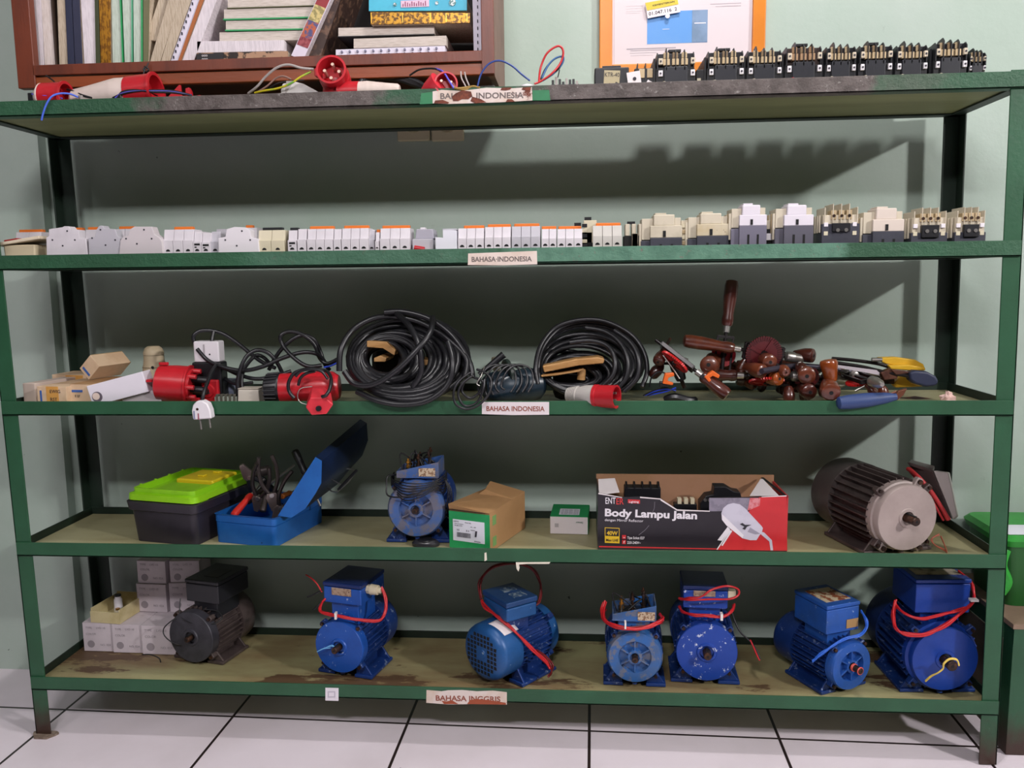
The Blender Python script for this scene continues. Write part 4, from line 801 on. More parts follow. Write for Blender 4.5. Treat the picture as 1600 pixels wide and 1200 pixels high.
t = thing('junction_box', (XX(348, .12, z3), .12, z3), 'grey-blue square box behind the terminal strip', 'box'); MB().box(-.02, .03, 0, .04, 0, .055).build('body', mat('box_grey_blue', '767c90', .5), t, bev=.002); MB().box(-.021, .031, -.001, .041, .05, .056).build('lid', mat('box_grey_blue', '', 0), t, bev=.001)
t = thing('plastic_cap', (XX(392, .05, z3), .05, z3), 'off-white plastic cap left of the black ribbed ring', 'cup'); MB().box(-.028, .028, -.015, .03, 0, .042, .002, .002).build('body', mat('cap_off_white', 'c9c1b6', .5), t, bev=.003); MB().box(-.026, .026, -.013, .028, .042, .045).build('rim', mat('cap_rim', 'b3aa9d', .5), t, bev=.001)  # squat off-white cap with a rim
# red connector on its side with ribbed black ring
c = at(425, 600, .05); t = thing('industrial_connector', (c.x, c.y, z3), 'red industrial connector on its side with a black ribbed ring at its left end', 'connector')
o0 = Vector((0, 0, .040)); d = Vector((1, .10, .02)).normalized()
b = MB(); b.turn(o0-d*.016, o0+d*.022, [(0, .030), (.1, .036), (.9, .039), (1, .037)], 40); b.build('ring_nut', BLACKP, t)
for k in range(24):
    a = 2*math.pi*k/24; b = MB(); e = Vector((0, math.cos(a), math.sin(a))); b.cyl(o0+e*.038-d*.010, o0+e*.0395+d*.020, .0022, n=6); b.build('grip_rib', BLACKP, t)
MB().turn(o0+d*.022, o0+d*.165, [(0, .037), (.3, .038), (.75, .040), (.9, .038), (1, .028)], 36).build('shell', RED, t)
MB().turn(o0-d*.019, o0-d*.015, [(0, .014), (1, .014)], 20).build('cable_entry', DARKST, t)
c = at(500, 618, -.037); t = thing('industrial_plug', (c.x, c.y, z3), 'red angled plug poking over the front rail, black cord wound behind it', 'plug')
P6 = [(-.026, .002), (-.014, -.018), (.022, -.018), (.041, .004), (.022, .022), (-.012, .024)]
b = MB(); b.M = T(.0, 0, .014) @ RY(-4); n = 6; b.add([(x, -.030, z) for x, z in P6]+[(x*.85-.016, .035, z+.018) for x, z in P6], [list(range(6)), list(range(11, 5, -1))]+[(i, (i+1) % 6, (i+1) % 6+6, i+6) for i in range(6)]); b.build('shell', mat('red_plastic_bright', 'd23440', .35), t, bev=.003)
MB().cyl((.006, -.036, .012), (.006, -.028, .012), .0065, n=14).build('cable_entry', BLACKP, t)
wire(t, [(503, 620, -.076), (510, 617, -.078), (516, 605, -.066), (517, 590, -.04), (510, 580, -.008), (495, 577, -.004), (478, 577, -.004), (460, 583, -.006), (451, 598, -.01), (452, 612, -.01), (460, 622, -.012)], .0042, FLEX, 'cable')
wire(t, [(462, 588, -.008), (470, 580, -.010), (486, 577, -.014), (502, 580, -.016), (512, 592, -.02)], .0036, FLEX, 'cable'); wire(t, [(466, 602, -.004), (470, 590, -.006), (480, 583, -.006), (492, 580, -.006)], .0036, FLEX, 'cable')
wire(t, [(488, 604, -.06), (470, 607, -.062), (465, 618, -.064), (470, 629, -.064), (490, 634, -.064)], .0011, STEEL, 'wire_loop')
wire(t, [(506, 574, .1), (516, 572, .1), (527, 567, .1)], .0022, mat('bright_blue_wire', '2445c8', .4), 'blue_core')
# ---- cable coils
def coil(label, cx, cy, rx, ry, ix, iy, irx, iry, turns, Yb_, Yt, r, seed, tilt=.0, thick=.10, extra=None, cat='cable', m=FLEX):
    random.seed(seed); t = thing('cable_coil', at(cx, cy+ry, Yb_), label, cat, 'coiled cables'); t.location.z = z3
    pts = []; per = 30; N = turns*per; fr = [(j+.5)/(turns+2) for j in range(turns+2)]; random.shuffle(fr)
    ph = [random.uniform(-1, 1) for _ in range(turns+2)]
    for i in range(N+1):
        k = i/per; a = 2*math.pi*k; kk = int(k); f0 = fr[kk]; f1 = fr[kk+1]; u = k-kk; u = u*u*(3-2*u); f = f0*(1-u)+f1*u; p_ = ph[kk]*(1-u)+ph[kk+1]*u
        X = cx*(1-f)+ix*f; Y_ = cy*(1-f)+iy*f; ax = rx*(1-f)+irx*f; ay = ry*(1-f)+iry*f
        px = X+ax*math.cos(a+.25*p_)+p_*3; py = Y_-ay*math.sin(a+.25*p_)+tilt*ax*math.cos(a)
        hf = (cy+ry-py)/(2*ry)
        q = at(px, py, Yb_+(Yt-Yb_)*hf+thick*max(0, min(1, hf*3))*(.5+.5*math.sin(k*2.1+f*3))*(1-.35*f))
        if q.y > -.005-r: q.z = max(q.z, (ZS[2] if q.y < r+.001 else z3)+r+.0005)
        pts.append(q)
    b = MB(); b.M = M_of(t).inverted(); b.tube(pts, r, 8); b.build('cable', m, t, ang=60)
    for e in (extra or []): wire(t, e, r, m, 'cable')
    return t
coil('largest black rubber cable coil, drooping over the front rail', 636, 560, 98, 68, 600, 562, 24, 19, 29, -.024, .13, .0074, 5, thick=.09,
     extra=[[(676, 496, .07), (672, 520, .02), (650, 548, -.01), (620, 578, -.02), (585, 600, -.02), (555, 600, -.01), (538, 580, .0)],
            [(558, 612, .0), (590, 626, -.02), (630, 632, -.022), (670, 625, -.02), (700, 600, -.012), (707, 565, .0), (700, 535, .03)],
            [(620, 490, .08), (640, 510, .04), (654, 540, .0), (658, 580, .0), (645, 605, .0)],
            [(530, 580, .02), (533, 545, .03), (552, 515, .06), (585, 497, .08), (620, 495, .10), (660, 505, .1), (700, 530, .08), (728, 560, .06), (726, 590, .03)],
            [(600, 488, .08), (630, 487, .09), (668, 497, .09), (700, 518, .08), (722, 545, .07), (735, 570, .06), (738, 590, .05)]])
WOODL = mat('pale_wood', 'b58a56', .55, 0, c2='a0743f', scale=14, stretch=(1, 1, 6)); WD = mat('dark_turned_wood', '4a2018', .28, 0, c2='3a1812', scale=18, coat=.5); WM = mat('brown_turned_wood', '64301c', .28, 0, c2='4a2014', scale=14, coat=.5, spots='9a5a2e', sscale=7, sth=.63); WO = mat('orange_turned_wood', '94481c', .25, 0, c2='7c380f', scale=10, coat=.6)
t = thing('wooden_spool', (XX(600, .10, z3), .10, z3), 'wooden spool pieces showing through the hole of the largest cable coil', 'spool')
for pts in ([(573, 533), (604, 535), (618, 548), (616, 556), (598, 545), (573, 543)], [(584, 560), (594, 556), (604, 560), (602, 566), (584, 566)], [(655, 562), (674, 563), (673, 572), (656, 571)]):
    P = [at(x, y, .06)-t.location for x, y in pts]; b = MB(); b.prism([(p.x, p.z) for p in P], -.04, .05); b.build('wood_piece', WOODL, t, bev=.002)
MB().box(-.055, .085, .09, .15, .0, .125).build('core', mat('coil_dark_backing', '1c1412', .6), t, bev=.02)  # black-brown box added behind the coil so its hole reads dark
coil('second black cable coil leaning on the wall above the red and grey plug', 925, 562, 84, 60, 890, 594, 30, 7, 27, .045, .16, .0060, 11, tilt=.02, thick=.10,
     extra=[[(840, 600, .05), (837, 575, .06), (845, 540, .09), (868, 512, .12), (905, 500, .13), (945, 502, .13), (985, 522, .12), (1006, 550, .10), (1011, 580, .08), (1003, 605, .06)],
            [(843, 600, .06), (841, 570, .07), (850, 540, .10), (875, 513, .13), (910, 502, .14), (950, 506, .14), (980, 520, .13)],
            [(960, 612, .05), (978, 590, .05), (980, 560, .06), (968, 535, .08), (945, 518, .1), (915, 512, .11)], [(975, 612, .05), (995, 590, .05), (997, 560, .06), (985, 535, .08), (960, 516, .1)], [(940, 605, .04), (958, 585, .04), (960, 560, .05), (948, 540, .07), (922, 532, .08), (890, 535, .08)]])
t = thing('wooden_spool', (XX(895, .06, z3), .06, z3), 'flat wooden spool cheek set at a slant inside the second cable coil', 'spool')
P = [at(x, y, .045)-t.location for x, y in [(847, 573), (900, 562), (935, 559), (945, 562), (943, 569), (905, 572), (850, 583)]]; MB().prism([(p.x, p.z) for p in P], -.01, .06).build('cheek', WOODL, t, bev=.003)
P = [at(x, y, .05)-t.location for x, y in [(845, 587), (880, 583), (913, 577), (905, 582), (868, 588), (845, 590)]]; MB().prism([(p.x, p.z) for p in P], -.005, .06).build('lower_cheek', WOODL, t, bev=.002); MB().cyl((.02, .02, .058), (.022, .02, .085), .01).build('peg', WOODL, t); MB().box(-.05, .11, .06, .10, 0, .085).build('core', mat('coil_dark_backing', '', 0), t, bev=.02)  # the core box is an added dark backing for the coil's inside
# angle grinder wrapped in its cord
NV = mat('grinder_navy', '16242f', .3, 0, c2='1b2d3a', scale=6)
c = at(795, 595, .08); t = thing('angle_grinder', (c.x, c.y, z3), 'dark teal power tool on its side wrapped in its black cord', 'power tool')
o0 = Vector((-.055, -.045, .040)); d = Vector((1, .45, .02)).normalized()
MB().turn(o0, o0+d*.150, [(0, .026), (.08, .036), (.35, .040), (.55, .038), (.7, .042), (.92, .038), (1, .026)], 30).build('motor_body', NV, t)
MB().turn(o0+d*.055+Vector((0, .0, .030)), o0+d*.064+Vector((0, 0, .031)), [(0, .034), (.2, .036), (1, .036)], 24).build('guard_disc', mat('guard_dark', '1f2a26', .3), t)
MB().turn(o0+d*.022+Vector((0, .04, .048)), o0+d*.028+Vector((0, .04, .049)), [(0, .022), (1, .022)], 24).build('pale_disc', mat('pale_disc', 'a39a82', .6), t)
MB().cyl(o0+Vector((-.015, .02, .03)), o0+Vector((.045, .03, .078)), .006, .009).build('lever', BLACKP, t)
for k in range(5):
    cx = 775+k*9; wire(t, [(cx-22, 628-k*4, -.005), (cx-28, 605, .0), (cx-18, 582, .01), (cx, 573, .03), (cx+18, 580, .04), (cx+22, 600, .03), (cx+14, 616, .02)], .0026, FLEX, 'cord')
wire(t, [(735, 585, .0), (718, 598, -.015), (709, 615, -.022), (712, 634, -.024), (728, 642, -.024), (748, 636, -.024), (764, 618, -.02), (768, 600, -.012), (760, 587, .0), (745, 580, .01)], .003, FLEX, 'cord')
wire(t, [(738, 590, -.01), (722, 603, -.016), (716, 620, -.02), (726, 637, -.022), (745, 632, -.02), (755, 612, -.018), (757, 596, -.01)], .003, FLEX, 'cord')
wire(t, [(741, 593, .0), (755, 600, -.01), (750, 615, -.012), (735, 625, -.012), (722, 615, -.012), (725, 600, -.01)], .003, FLEX, 'cord')
wire(t, [(757, 576, .02), (752, 590, -.005), (745, 602, -.01), (750, 606, -.012)], .0015, STEEL, 'ring')
# red and grey plug lying in front of coil
c = at(926, 611, .015); t = thing('industrial_plug', (c.x, c.y, z3), 'grey corrugated plug with a red four-pin collar, lying in front of the second coil', 'plug')
o0 = Vector((-.060, .03, .0215)); d = Vector((.86, -.42, .03)).normalized(); GP = mat('plug_grey', 'b5b0ab', .5)
prof = [(0, .014), (.04, .018)]
for k in range(6): prof += [(.06+k*.06, .0165+.0008*k), (.075+k*.06, .0188+.0008*k), (.10+k*.06, .0188+.0008*k), (.11+k*.06, .0165+.0008*k)]
prof += [(.45, .021), (.7, .025), (1, .026)]
MB().turn(o0, o0+d*.072, prof, 28).build('gland', GP, t)
MB().turn(o0+d*.072, o0+d*.128, [(0, .026), (.02, .0275), (.15, .0275), (.16, .026), (.92, .027), (1, .0275), (1, .023), (.55, .0225), (.54, .001)], 32).build('collar', RED, t)
q = o0+d*.101; u_ = Vector((0, 1, 0)); v_ = d.cross(u_).normalized(); u_ = v_.cross(d)
for a in (.6, 2.2, 3.8, 5.4): e = u_*math.cos(a)*.012+v_*math.sin(a)*.012; MB().cyl(q+e, q+e+d*.022, .0028, n=10).build('pin', STEEL, t)
# ---- hand drills
GRED = mat('gear_red', 'c0201f', .35, .1, c2='a61a1a', scale=12); GMAR = mat('gear_maroon', '5a1a1e', .4, .1); DFR = mat('drill_black_enamel', '1d1718', .3, .3)
def drill(label, p, q, wood, gear, roll=0, crank=200, gr=.042, sc=1., side=True, hl=.115, knobw=None, short=0):
    """p: butt of the handle, q: a point the drill aims at"""
    p = at(*p); q = at(*q); d = (q-p).normalized()
    t = thing('hand_drill', p, label, 'hand drill', 'wooden-handled hand drills heaped on the middle shelf')
    Q = d.to_track_quat('X', 'Z').to_matrix().to_4x4() @ RX(roll)
    def bl(b, n, m, par=t, bev=0): b2 = b; return b2.build(n, m, par, bev=bev)
    b = MB(); b.M = Q; b.turn((0, 0, 0), (hl, 0, 0), [(0, .010), (.02, .0145), (.12, .0165), (.35, .0165), (.75, .0125), (.85, .0145), (.95, .0135), (1, .011)], 18); bl(b, 'handle', wood)
    b = MB(); b.M = Q; b.cyl((hl, 0, 0), (hl+.016, 0, 0), .0085, .008); bl(b, 'ferrule', STEEL)
    x0 = hl+.014; b = MB(); b.M = Q
    b.cyl((x0, 0, 0), (x0+.125, 0, 0), .0045); b.box(x0+.012, x0+.105, -.006, .004, .016, .021); b.box(x0+.012, x0+.105, -.006, .004, -.021, -.016); b.box(x0+.010, x0+.017, -.006, .004, -.02, .02); b.box(x0+.100, x0+.107, -.006, .004, -.02, .02); bl(b, 'frame', DFR, bev=.001)
    gx = x0+.056; b = MB(); b.M = Q; n = 44; prof = []
    for k in range(n*2): a = math.pi*k/n; rr_ = gr if k % 2 else gr*.94; prof.append((gx+rr_*math.cos(a), rr_*math.sin(a)))
    b.prism(prof, -.016, -.011); g = bl(b, 'gear_wheel', gear)
    b = MB(); b.M = Q
    for k in range(44):
        a = 2*math.pi*k/44; b.M = Q @ T(gx, 0, 0) @ RY(math.degrees(a)); b.box(gr*.72, gr*.95, -.0175, -.0158, -.0008, .0008)
    bl(b, 'gear_teeth', mat('gear_tooth_dark', '3a1414', .5) if gear is GMAR else mat('gear_tooth_red', '8a1a1a', .5), g)
    b = MB(); b.M = Q; b.ring([(-.020, gr*.2), (-.008, gr*.25)], 16, c=(gx, 0, 0)); bl(b, 'hub', DFR, g)
    for k in range(4):
        b = MB(); b.M = Q @ T(gx, 0, 0) @ RY(90*k+20); b.box(gr*.2, gr*.85, -.0185, -.0155, -.004, .004); bl(b, 'spoke', gear, g)
    b = MB(); b.M = Q; b.turn((x0+.034, 0, 0), (x0+.046, 0, 0), [(0, .006), (.1, .012), (.9, .009), (1, .006)], 16); bl(b, 'pinion', STEEL)
    ca = R(crank); cx, cz = gx+.05*math.cos(ca), .05*math.sin(ca)
    b = MB(); b.M = Q; b.tube([(gx, -.021, 0), (gx+(cx-gx)*.6, -.023, cz*.6), (cx, -.026, cz)], .0035, 8); c_ = bl(b, 'crank', DFR)
    b = MB(); b.M = Q; b.turn((cx, -.028, cz), (cx, -.070, cz), [(0, .007), (.15, .011), (.5, .0145), (.85, .013), (1, .008), (1, .003), (.9, .003)], 18); bl(b, 'crank_knob', knobw or wood, c_)
    if side:
        b = MB(); b.M = Q; b.turn((x0+.02, 0, -.021), (x0+.014, 0, -.058), [(0, .006), (.2, .009), (.7, .013), (1, .008)], 16); bl(b, 'side_handle', wood)
    if short: return t
    b = MB(); b.M = Q; b.turn((x0+.110, 0, 0), (x0+.160, 0, 0), [(0, .006), (.1, .012), (.45, .013), (.5, .0115), (.8, .010), (1, .005)], 18); bl(b, 'chuck', STEEL)
    return t
drill('hand drill lying along the top of the heap with a brown lacquered handle pointing left', (1068, 532, .09), (1165, 547, .10), WM, GMAR, roll=8, crank=330, gr=.044, hl=.122)
drill('hand drill whose dark handle stands straight up out of the heap', (1144, 438, .15), (1134, 525, .13), WD, REDD, roll=60, crank=-60, gr=.03, side=False, hl=.112, short=1)
drill('hand drill at the left edge of the heap, bright red gear seen edge-on', (1137, 618, .02), (1062, 560, .06), WD, GRED, roll=115, crank=60, gr=.038, hl=.075, side=False, short=1)
drill('hand drill low in the heap with its red gear lying almost flat', (1098, 598, .10), (1240, 600, .09), WD, GRED, roll=72, crank=20, gr=.042, hl=.08, side=False)
drill('hand drill with a round red-brown handle end behind the left red gear', (1108, 560, .12), (1165, 578, .20), WM, GMAR, roll=20, crank=200, gr=.030, hl=.09, side=False)
drill('hand drill across the middle of the heap with a pale chuck, handle end at left', (1150, 572, .13), (1290, 590, .14), WD, GMAR, roll=20, crank=130, gr=.03, hl=.1)
drill('hand drill at the right front of the heap, small red gear above the blue handle', (1302, 585, .19), (1345, 600, .06), WM, GRED, roll=100, crank=300, gr=.030, hl=.05, side=False)
drill('dark hand drill lying deep in the middle of the heap below the top drill', (1120, 585, .17), (1260, 578, .19), WD, GMAR, roll=30, crank=160, gr=.03, hl=.09)
drill('dark hand drill at the back right of the heap behind the orange handle', (1215, 575, .20), (1330, 588, .20), WD, GMAR, roll=40, crank=200, gr=.03, hl=.09)
drill('dark hand drill low behind the flat red gear in the heap', (1150, 600, .16), (1270, 606, .16), WD, GMAR, roll=60, crank=100, gr=.028, hl=.09)
# loose turned handles with their bored ends to the viewer
def knob(px, py, Y, r, label, wood, dx=.0, dz=.2, L=.06):
    c = at(px, py, Y); t = thing('wood_file', c, label, 'file', 'turned wooden file grips poking out of the heap'); d = Vector((dx, 1, dz)).normalized()
    MB().turn((0, 0, 0), d*L, [(0, r*.35), (.01, r*.75), (.06, r*.97), (.2, r*1.05), (.5, r*.98), (.85, r*.7), (1, r*.6)], 20).build('grip', wood, t)
    MB().turn(d*-.0006, d*.004, [(0, r*.22), (1, r*.22)], 12).build('bored_hole', BLKHOLE, t)
    MB().cyl(d*L*.95, d*(L+.05), .004).build('tang', DARKST, t); return t
knob(1204, 566, .055, .018, 'wooden handle end facing out near the top middle of the heap', WM, -.2, .1)
knob(1193, 581, .045, .017, 'pale-ended wooden handle just below the topmost handle end', WM, -.6, .12)
knob(1218, 592, .05, .016, 'orange-brown wooden handle end low in the middle of the heap', WO, -.5, -.1, .05)
knob(1261, 588, .04, .020, 'large wooden handle end right of the middle of the heap', WM, .15, .1)
knob(1266, 613, .03, .018, 'dark wooden handle end resting on the board under the large one', WD, -.1, .05)
knob(1299, 614, -.008, .0215, 'wooden handle end jutting over the front rail beside the blue grip', WM, .1, .25)
knob(1107, 570, .06, .022, 'squat red-brown handle at the left of the heap above the dark drill', WM, .4, -.2, .05)
knob(1272, 556, .10, .017, 'dull brown handle block at the far end of the top drill', WD, -1.2, .02, .05)
knob(1028, 566, .06, .014, 'small glossy dark handle leaning at the left of the heap', WD, .5, .7, .045)
c = at(1294, 566, .05); t = thing('wood_file', c, 'orange lacquered handle standing upright on a steel ferrule in the heap', 'file', 'turned wooden file grips poking out of the heap')
MB().turn((0, 0, .006), (.008, 0, -.044), [(0, .010), (.04, .018), (.15, .0205), (.5, .018), (.9, .0145), (1, .013)], 20).build('grip', WO, t); MB().turn((.008, 0, -.044), (.010, .006, -.066), [(0, .012), (.3, .016), (.8, .015), (1, .010)], 16).build('ferrule', STEEL, t)
wire(None, [(1036, 555, .05), (1052, 577, .04), (1062, 592, .035)], .0016, STEEL, 'steel_skewer')
o = bpy.data.objects['steel_skewer']; tag(o, 'thin bright steel rod slanting beside the left red gear', 'rod')
def clamp(px, py, label, rz):
    c = at(px, py, .03); t = thing('spring_clamp', c, label, 'clamp', 'orange clamps in the heap', rot=(0, R(rz), 0))
    m = mat('orange_plastic', 'd8601c', .4); MB().prism([(-.014, -.012), (-.008, .012), (.012, .014), (.014, .006), (.0, .002), (-.002, -.006), (.012, -.010), (.010, -.016)], -.008, .008).build('jaw', m, t, bev=.002); MB().box(-.02, .0, -.004, .012, -.02, -.008).build('grip', BLACKP, t, bev=.002)
clamp(1044, 591, 'orange clamp jaw at the left of the heap, near blue wires', 0); clamp(1112, 588, 'orange clamp jaw right of the left red gear', 40)
t = thing('wire_bundle', (XX(1040, .06, z3), .06, z3), 'short blue and black wires on the board left of the drills', 'wire')
BW = mat('bright_blue_wire', '', 0)
for k in range(4): wire(t, [(1005+k*3, 618, .06), (1022, 610+k*2, .05), (1040, 606+k*2, .04), (1056, 612-k*2, .03)], .0018, BW if k % 2 else FLEX, 'wire')
wire(t, [(1015, 605, .08), (1018, 590, .08), (1030, 581, .08), (1045, 586, .07)], .002, FLEX, 'wire'); MB().tube(spline([Vector((0, 0, .012)), Vector((.02, -.01, .02)), Vector((.05, -.01, .012)), Vector((.07, .0, .010))], 5), .010, 8).build('black_sleeve', FLEX, t)
# hacksaws and long tools to the right
YH = mat('saw_yellow', 'dcae2c', .4, 0, c2='cfa024', scale=10); NAVY = mat('navy_grip', '242b45', .5); NAVB = mat('blue_grip', '2b3f6e', .5)
t = thing('hacksaw', at(1410, 590, .13), 'hacksaw with yellow loop handle and long dark frame lying on the heap', 'saw', 'hacksaws on the middle shelf'); L0 = t.location
def loop3(root, pts, Y, th, mt, name, bev=.003):
    P = [M_of(root).inverted() @ at(x, y, Y) for x, y in pts]; b = MB(); n = len(P); b.add([tuple(p) for p in P]+[(p.x, p.y+th, p.z) for p in P], [list(range(n)), list(range(2*n-1, n-1, -1))]+[((i+1) % n, i, i+n, (i+1) % n+n) for i in range(n)]); return b.build(name, mt, root, bev=bev)
loop3(t, [(1374, 559), (1400, 558), (1430, 562), (1443, 569), (1447, 578), (1441, 580), (1425, 572), (1400, 571), (1385, 569), (1376, 565)], .13, .022, YH, 'handle'); loop3(t, [(1388, 571), (1420, 570), (1446, 574), (1447, 579), (1425, 579), (1392, 577)], .115, .02, YH, 'handle_bottom'); loop3(t, [(1395, 600), (1412, 585), (1428, 587), (1424, 598), (1443, 604), (1400, 606)], .12, .02, YH, 'handle_heel')
wire(t, [(1300, 560, .13), (1335, 563, .13), (1370, 568, .13), (1388, 573, .13)], .0042, DFR, 'frame_bar'); wire(t, [(1362, 562, .12), (1378, 562, .12)], .005, STEEL, 'frame_end')
t = thing('hacksaw', at(1440, 592, .08), 'hacksaw with dark navy grip and pale blade in front of the yellow one', 'saw', 'hacksaws on the middle shelf')
loop3(t, [(1421, 582), (1430, 579), (1450, 581), (1463, 588), (1468, 596), (1464, 603), (1448, 605), (1430, 600), (1422, 594)], .07, .03, NAVY, 'grip', .006)
loop3(t, [(1307, 570), (1375, 579), (1374, 586), (1306, 574)], .09, .002, mat('blade_pale', 'd8cfd6', .35, .3), 'blade', 0); wire(t, [(1300, 566, .10), (1345, 573, .10), (1385, 582, .09), (1424, 588, .08)], .0045, DFR, 'frame_bar')
loop3(t, [(1376, 582), (1392, 576), (1405, 582), (1402, 592), (1382, 594)], .085, .02, mat('rusty_bracket', '4a2a20', .5, .3, c2='5f3a2a', scale=40), 'blade_bracket', .002); loop3(t, [(1392, 577), (1418, 580), (1426, 583), (1400, 586)], .08, .012, mat('rusty_bracket', '', 0), 'tension_arm', .002)
t = thing('flat_file', at(1340, 592, .12), 'grey flat file lying under the pale saw blade', 'file'); loop3(t, [(1310, 580), (1376, 588), (1374, 597), (1330, 596)], .12, .004, mat('file_grey', '5a5a50', .5, .5), 'blade', .0005); MB().box(.045, .085, -.004, .010, -.012, .002).build('tang', DARKST, t)
t = thing('chisel', at(1350, 628, -.012), 'tool with a blue tapering grip lying along the front rail', 'chisel')
iv = M_of(t).inverted(); MB().turn(iv @ at(1308, 630, -.012), iv @ at(1400, 620, .0), [(0, .008), (.03, .014), (.2, .0165), (.5, .0165), (.8, .013), (1, .008)], 20).build('grip', NAVB, t); loop3(t, [(1398, 620), (1404, 611), (1418, 607), (1412, 618), (1402, 626)], .0, .012, mat('brown_steel', '6a3f2c', .4, .4), 'bolster', .002); loop3(t, [(1404, 622), (1430, 619), (1458, 623), (1430, 624)], .01, .003, DARKST, 'blade', .0005)
wire(t, [(1330, 622, .0), (1356, 616, .0), (1385, 617, .0), (1400, 612, .0)], .003, mat('brown_steel', '', 0), 'rod')
t = thing('screwdriver', at(1354, 602, .03), 'small screwdriver with brown ribbed grip behind the blue-handled tool', 'screwdriver'); iv = M_of(t).inverted(); MB().turn(iv @ at(1354, 600, .03), iv @ at(1368, 616, .02), [(0, .006), (.1, .009), (.4, .008), (.5, .010), (.9, .010), (1, .006)], 14).build('handle', WM, t); MB().cyl(iv @ at(1355, 601, .03), iv @ at(1336, 611, .03), .0025).build('blade', STEEL, t)
t = thing('rubber_grip', at(1058, 562, .10), 'stubby black rubber grip leaning behind the left red gear', 'grip'); MB().turn((-.010, 0, .012), (.012, .01, -.05), [(0, .008), (.1, .015), (.5, .017), (1, .012)], 16).build('sleeve', BLACKP, t); MB().cyl((.012, .01, -.05), (.02, .015, -.07), .005).build('shank', DARKST, t)
wire(None, [(1190, 580, .02), (1245, 572, .10), (1300, 576, .14), (1330, 581, .15)], .007, mat('grey_tube', '3c3844', .4, .4), 'steel_tube'); tag(bpy.data.objects['steel_tube'], 'dark grey steel tube running across the heap below the top drill', 'tube')
# crumpled paper
c = at(1481, 618, .05); b = MB(); random.seed(4)
b.ball((0, 0, 0), .016, 14)
b.v = [tuple(Vector(v)*(1+random.uniform(-.35, .3))) for v in b.v]; o = b.build('crumpled_paper', mat('crumpled_paper', 'd8b8b0', .8, 0, c2='c9a59c', scale=60), None, smooth=False); o.location = (c.x, c.y, z3+.014); tag(o, 'crumpled scrap of pinkish paper at the right end of the middle shelf', 'paper')

# settle the heap on the board: nothing may sink into it
def lowest(t):
    z = 9
    for c in t.children_recursive:
        if c.type != 'MESH': continue
        M = M_of(t)
        z = min(z, min((M @ v.co).z for v in c.data.vertices))
    return z
for o in list(COL.objects):
    if o.type == 'EMPTY' and o.name.split('.')[0] in ('hand_drill', 'wood_file', 'angle_grinder', 'industrial_connector', 'socket_housing', 'spring_clamp', 'screwdriver', 'cable_coil', 'wooden_spool', 'power_cable', 'industrial_plug') and abs(o.location.z-z3) < .3 and o.location.y > .0:
        lo = lowest(o)
        if lo < z3+.0005 and o.location.z > z3-.02 and o.location.y > .004: print('sink', o.name, round(lo-z3, 4)); o.location.z += min(z3+.0008-lo, .03)
# ================================================================ second shelf: breakers, relays, contactors
MCW = mat('breaker_white', 'd6d0d6', .5, 0, c2='ccc6cc', scale=10); MCG = mat('breaker_grey', 'b9b6be', .5); MCC = mat('breaker_cream', 'cfc6ac', .5); ORT = mat('orange_toggle', 'e0762a', .4); BKT = mat('black_toggle', '1e2023', .4)
z2 = ZB[1]
def edge_x(a, b_, Y, z): return XX(a, Y, z), XX(b_, Y, z)
def mcb(a, b_, top, poles, Y=.03, s=1, tog=ORT, m=MCW, label='', step=.66, printed=False, grp='modular circuit breakers on the second shelf', togspan=(.04, .96), name='circuit_breaker'):
    x0, x1 = edge_x(a, b_, Y, 1.26); W = x1-x0; H = ZZ(top, x0, Y+.012)-ZB[s]; D = .072
    t = thing(name, (x0, Y, ZB[s]), label, 'circuit breaker', grp); pw = W/poles
    for k in range(poles):
        g = .0004; p = MB().box(k*pw+g, (k+1)*pw-g, 0, D, 0, H*step).build('pole_body', m, t, bev=.0008)
        q = MB(); q.hexa([(k*pw+g, .006, H*step-.002), ((k+1)*pw-g, .006, H*step-.002), ((k+1)*pw-g, D-.012, H*step-.002), (k*pw+g, D-.012, H*step-.002), (k*pw+g, .012, H), ((k+1)*pw-g, .012, H), ((k+1)*pw-g, D-.016, H), (k*pw+g, D-.016, H)]); q.build('nose', m, p, bev=.0008)
        cx = (k+.5)*pw; r_ = min(.0052, pw*.3)
        q = MB(); q.prism([(cx+r_*math.cos(j*math.pi/8), .024+r_*math.sin(j*math.pi/8)) for j in range(9)], -.0006, .0002); q.build('terminal_hole', BLKHOLE, p)
        if printed:
            MB().box(k*pw+pw*.18, k*pw+pw*.85, -.0005, 0, H*step*.80, H*step*.90).build('printed_label', BLKHOLE, p); MB().box(k*pw+pw*.2, k*pw+pw*.45, -.0005, 0, H*step*.68, H*step*.74).build('printed_label', BLKHOLE, p)
    if tog: MB().box(W*togspan[0], W*togspan[1], .020, .034, H-.001, H+.007).build('toggle', tog, t, bev=.0015)
    return t
def silh(pts, Y, label, m=MCW, dots=(), th=.028, name='circuit_breaker'):
    P0 = at(*pts[0], Y); t = thing(name, (P0.x, Y, z2), label, 'circuit breaker', 'breakers lying on their sides on the second shelf')
    P = [at(x, y, Y)-t.location for x, y in pts]; P = [(p.x, max(p.z, 0)) for p in P]; P[0] = (P[0][0], 0); P[-1] = (P[-1][0], 0)
    o = MB().prism(P, 0, th).build('side_case', m, t, bev=.0012)
    for x, y in dots: c = at(x, y, Y)-t.location; MB().cyl((c.x, -.0006, c.z), (c.x, 0, c.z), .0022, n=8).build('rivet', INK, o)
    return t
